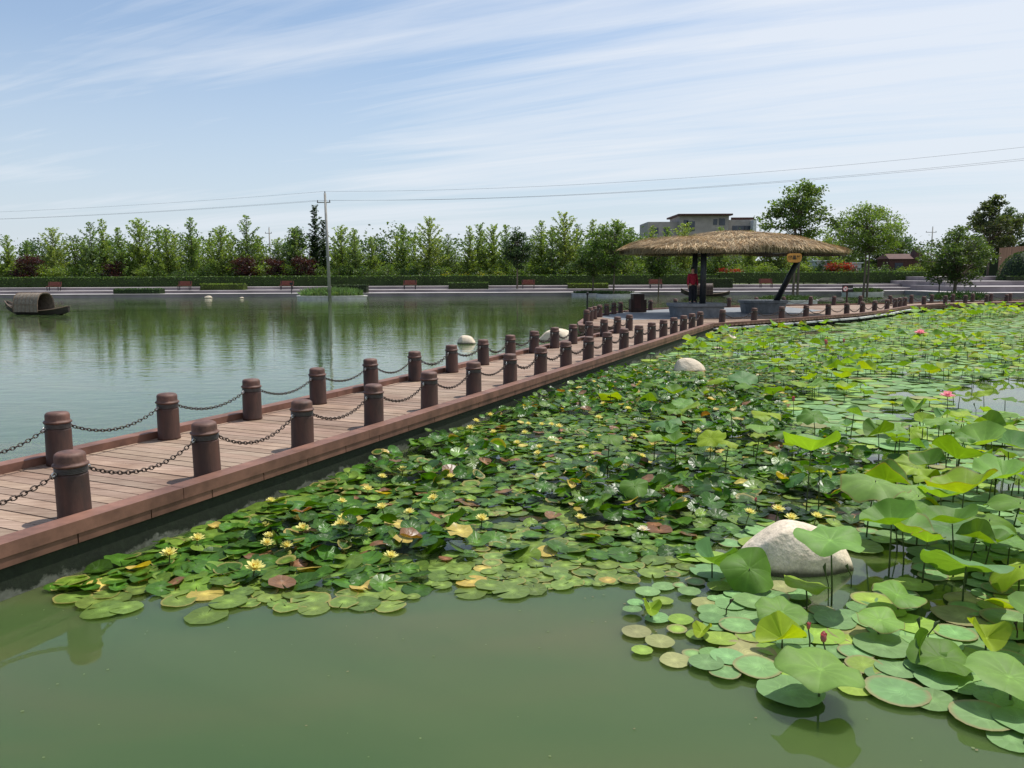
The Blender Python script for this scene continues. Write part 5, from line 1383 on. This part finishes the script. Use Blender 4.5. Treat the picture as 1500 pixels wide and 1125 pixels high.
ld = Vector((-47, 20, 0)).normalized(); PA = Vector((tpx, PY, ph_)); PR = PA - ld * 60 + Vector((0, 0, 1.1)); PLf = PA + ld * 62
for q, lb in ((PR, 'next utility pole along the wires, nearer shore on the right'), (PLf, 'next utility pole along the wires, far on the left')):
    pole((q.x, q.y, 0), ph_, lb)
WN = ['uppermost overhead wire right of the utility pole', 'upper left hand overhead wire of the utility pole', 'middle overhead wire right of the utility pole', 'middle overhead wire left of the utility pole', 'lowest overhead wire right of the utility pole', 'lowest overhead wire left of the utility pole']
k_ = 0
for (ox, oz) in ((0, .15), (-.65, -.58), (.37, -.58)):
    for (A_, B_, sag) in ((PA, PR, .95), (PA, PLf, .35)):
        m = MB(); off = Vector((ox, 0, oz)); pts = [A_.lerp(B_, t_ / 30) + off - Vector((0, 0, 4 * sag * (t_ / 30) * (1 - t_ / 30))) for t_ in range(31)]
        m.tube(pts, .0075, 4); o = m.build('overhead_wire', M['wire']); tag(o, WN[k_], 'wire', 'overhead wires'); k_ += 1
c = D(397, 400, 118); tp_ = D(396, 334, 118); o = pole((c.x, 118, 1), tp_.z - 1, 'short distant pole standing above the spiky trees', .13, .6)
c = D(1362, 400, 125); tp_ = D(1362, 333, 125); o = pole((c.x, 125, 1), tp_.z - 1, 'distant pole with crossarm between the right hand trees', .12, 1.0)
# grey block behind the pavilion
bd = empty('apartment_block', (0, 160, 0), 0, 'grey flat roofed building rising above the trees behind the pavilion', 'building')
def bblock(x0, x1, top, y, mat, name, dep=10):
    a_ = D(x0, top, y); b_ = D(x1, top, y); m = MB(); m.box(((a_.x + b_.x) / 2, y - 160 + dep / 2, a_.z / 2), (b_.x - a_.x, dep, a_.z)); m.build(name, mat, bd); return a_, b_
bblock(949, 996, 325, 160, M['wall_grey'], 'wall'); a_, b_ = bblock(996, 1068, 316, 159, M['wall_grey'], 'wall'); bblock(1068, 1105, 322, 160.5, M['wall_grey'], 'wall', 9)
m = MB(); m.box(((a_.x + b_.x) / 2, 4, a_.z + .15), (b_.x - a_.x + 1.0, 12, .32)); m.build('roof_slab', M['brown_wall'], bd)
q0, q1 = D(1105, 322, 158), D(1109.5, 322, 158); m = MB(); m.box(((q0.x + q1.x) / 2, 3, q0.z / 2), (q1.x - q0.x, 9, q0.z)); m.build('end_wall', M['pale'], bd)
for (x, r_, w2, h2) in ((1005, 322, .9, 1.4), (1012, 324, 1.6, 1.9), (1048, 321, .8, 1.1), (1058, 320, 1.2, 1.3), (1090, 330, 1.3, 1.4), (1099, 330, 1.3, 1.4), (1080, 330, 1.1, 1.4), (962, 333, 1.1, 1.3), (978, 333, 1.1, 1.3)):
    c = D(x, r_, 158.9); yy = -1.02 if 996 < x < 1068 else (-.02 if x < 996 else .47); m = MB(); m.box((c.x, yy, c.z - h2 / 2), (w2, .12, h2)); m.build('window', M['window'], bd)
a_ = D(1074, 320.5, 160); b_ = D(1106, 320.5, 160); m = MB()
for k in range(16): m.box((a_.x + (b_.x - a_.x) * k / 15, 1.0, a_.z), (.30, .2, .65))
m.build('parapet', M['brown_wall'], bd)
# sheds, hut, fence
def shed(px0, px1, top, y, wallm, roofm, label, name='shed', gable=False):
    a_ = D(px0, top, y); b_ = D(px1, top, y); wd = b_.x - a_.x; e = empty(name, ((a_.x + b_.x) / 2, y, 1.0), 0, label, 'shed' if name == 'shed' else 'hut'); h = a_.z - 1
    m = MB(); m.box((0, 1.5, h / 2), (wd, 3, h)); m.build('wall', wallm, e)
    m = MB()
    if gable:
        m.add([(-wd / 2 - .2, -.3, h - .1), (wd / 2 + .2, -.3, h - .1), (wd / 2 + .2, 3.3, h - .1), (-wd / 2 - .2, 3.3, h - .1), (-wd / 2 + .1, 1.5, h + .5), (wd / 2 - .1, 1.5, h + .5)], [(0, 1, 5, 4), (2, 3, 4, 5), (1, 2, 5), (3, 0, 4), (3, 2, 1, 0)])
        m.add([(wd * .22, -.4, h - .1), (wd * .5, -.4, h - .1), (wd * .36, -.4, h + 1.2), (wd * .22, 1, h - .1), (wd * .5, 1, h - .1), (wd * .36, 1, h + 1.2)], [(0, 1, 2), (5, 4, 3), (0, 2, 5, 3), (1, 4, 5, 2)])
    else: m.box((0, 1.45, h + .07), (wd + .3, 3.4, .12))
    m.build('roof', roofm, e)
    m = MB(); m.box((-wd * .2, -.02, h * .45), (wd * .25, .06, h * .7)); m.build('door', M['window'], e)
shed(1197, 1216, 383, 91.5, M['pale'], M['white'], 'white shed behind the hedge right of the orange sign')
shed(1246, 1262, 386, 91.5, M['pale'], M['pale'], 'pale grey shed behind the hedge left of the two trunked tree')
shed(1303, 1350, 378, 92, M['brown_wall'], M['brown_wall'], 'dark brown hut with a small gable behind the hedge', 'hut', True)
a_ = D(1466, 363, 86); fe = empty('fence', (a_.x, 86, 1.6), .0, 'brown vertical plank fence at the right edge', 'fence'); m = MB(); hf = a_.z - 1.6
for k in range(46): m.box((k * .26, 0, hf / 2 + .004 * k), (.25, .05, hf + .03 * k), col=(1, 1, 1))
m.build('board', M['fence_wood'], fe)
m = MB(); m.box((6, .08, hf * .8), (12, .06, .1)); m.box((6, .08, hf * .3), (12, .06, .1)); m.build('rail', M['dark_wood'], fe)
for nm in ('tree',): pass
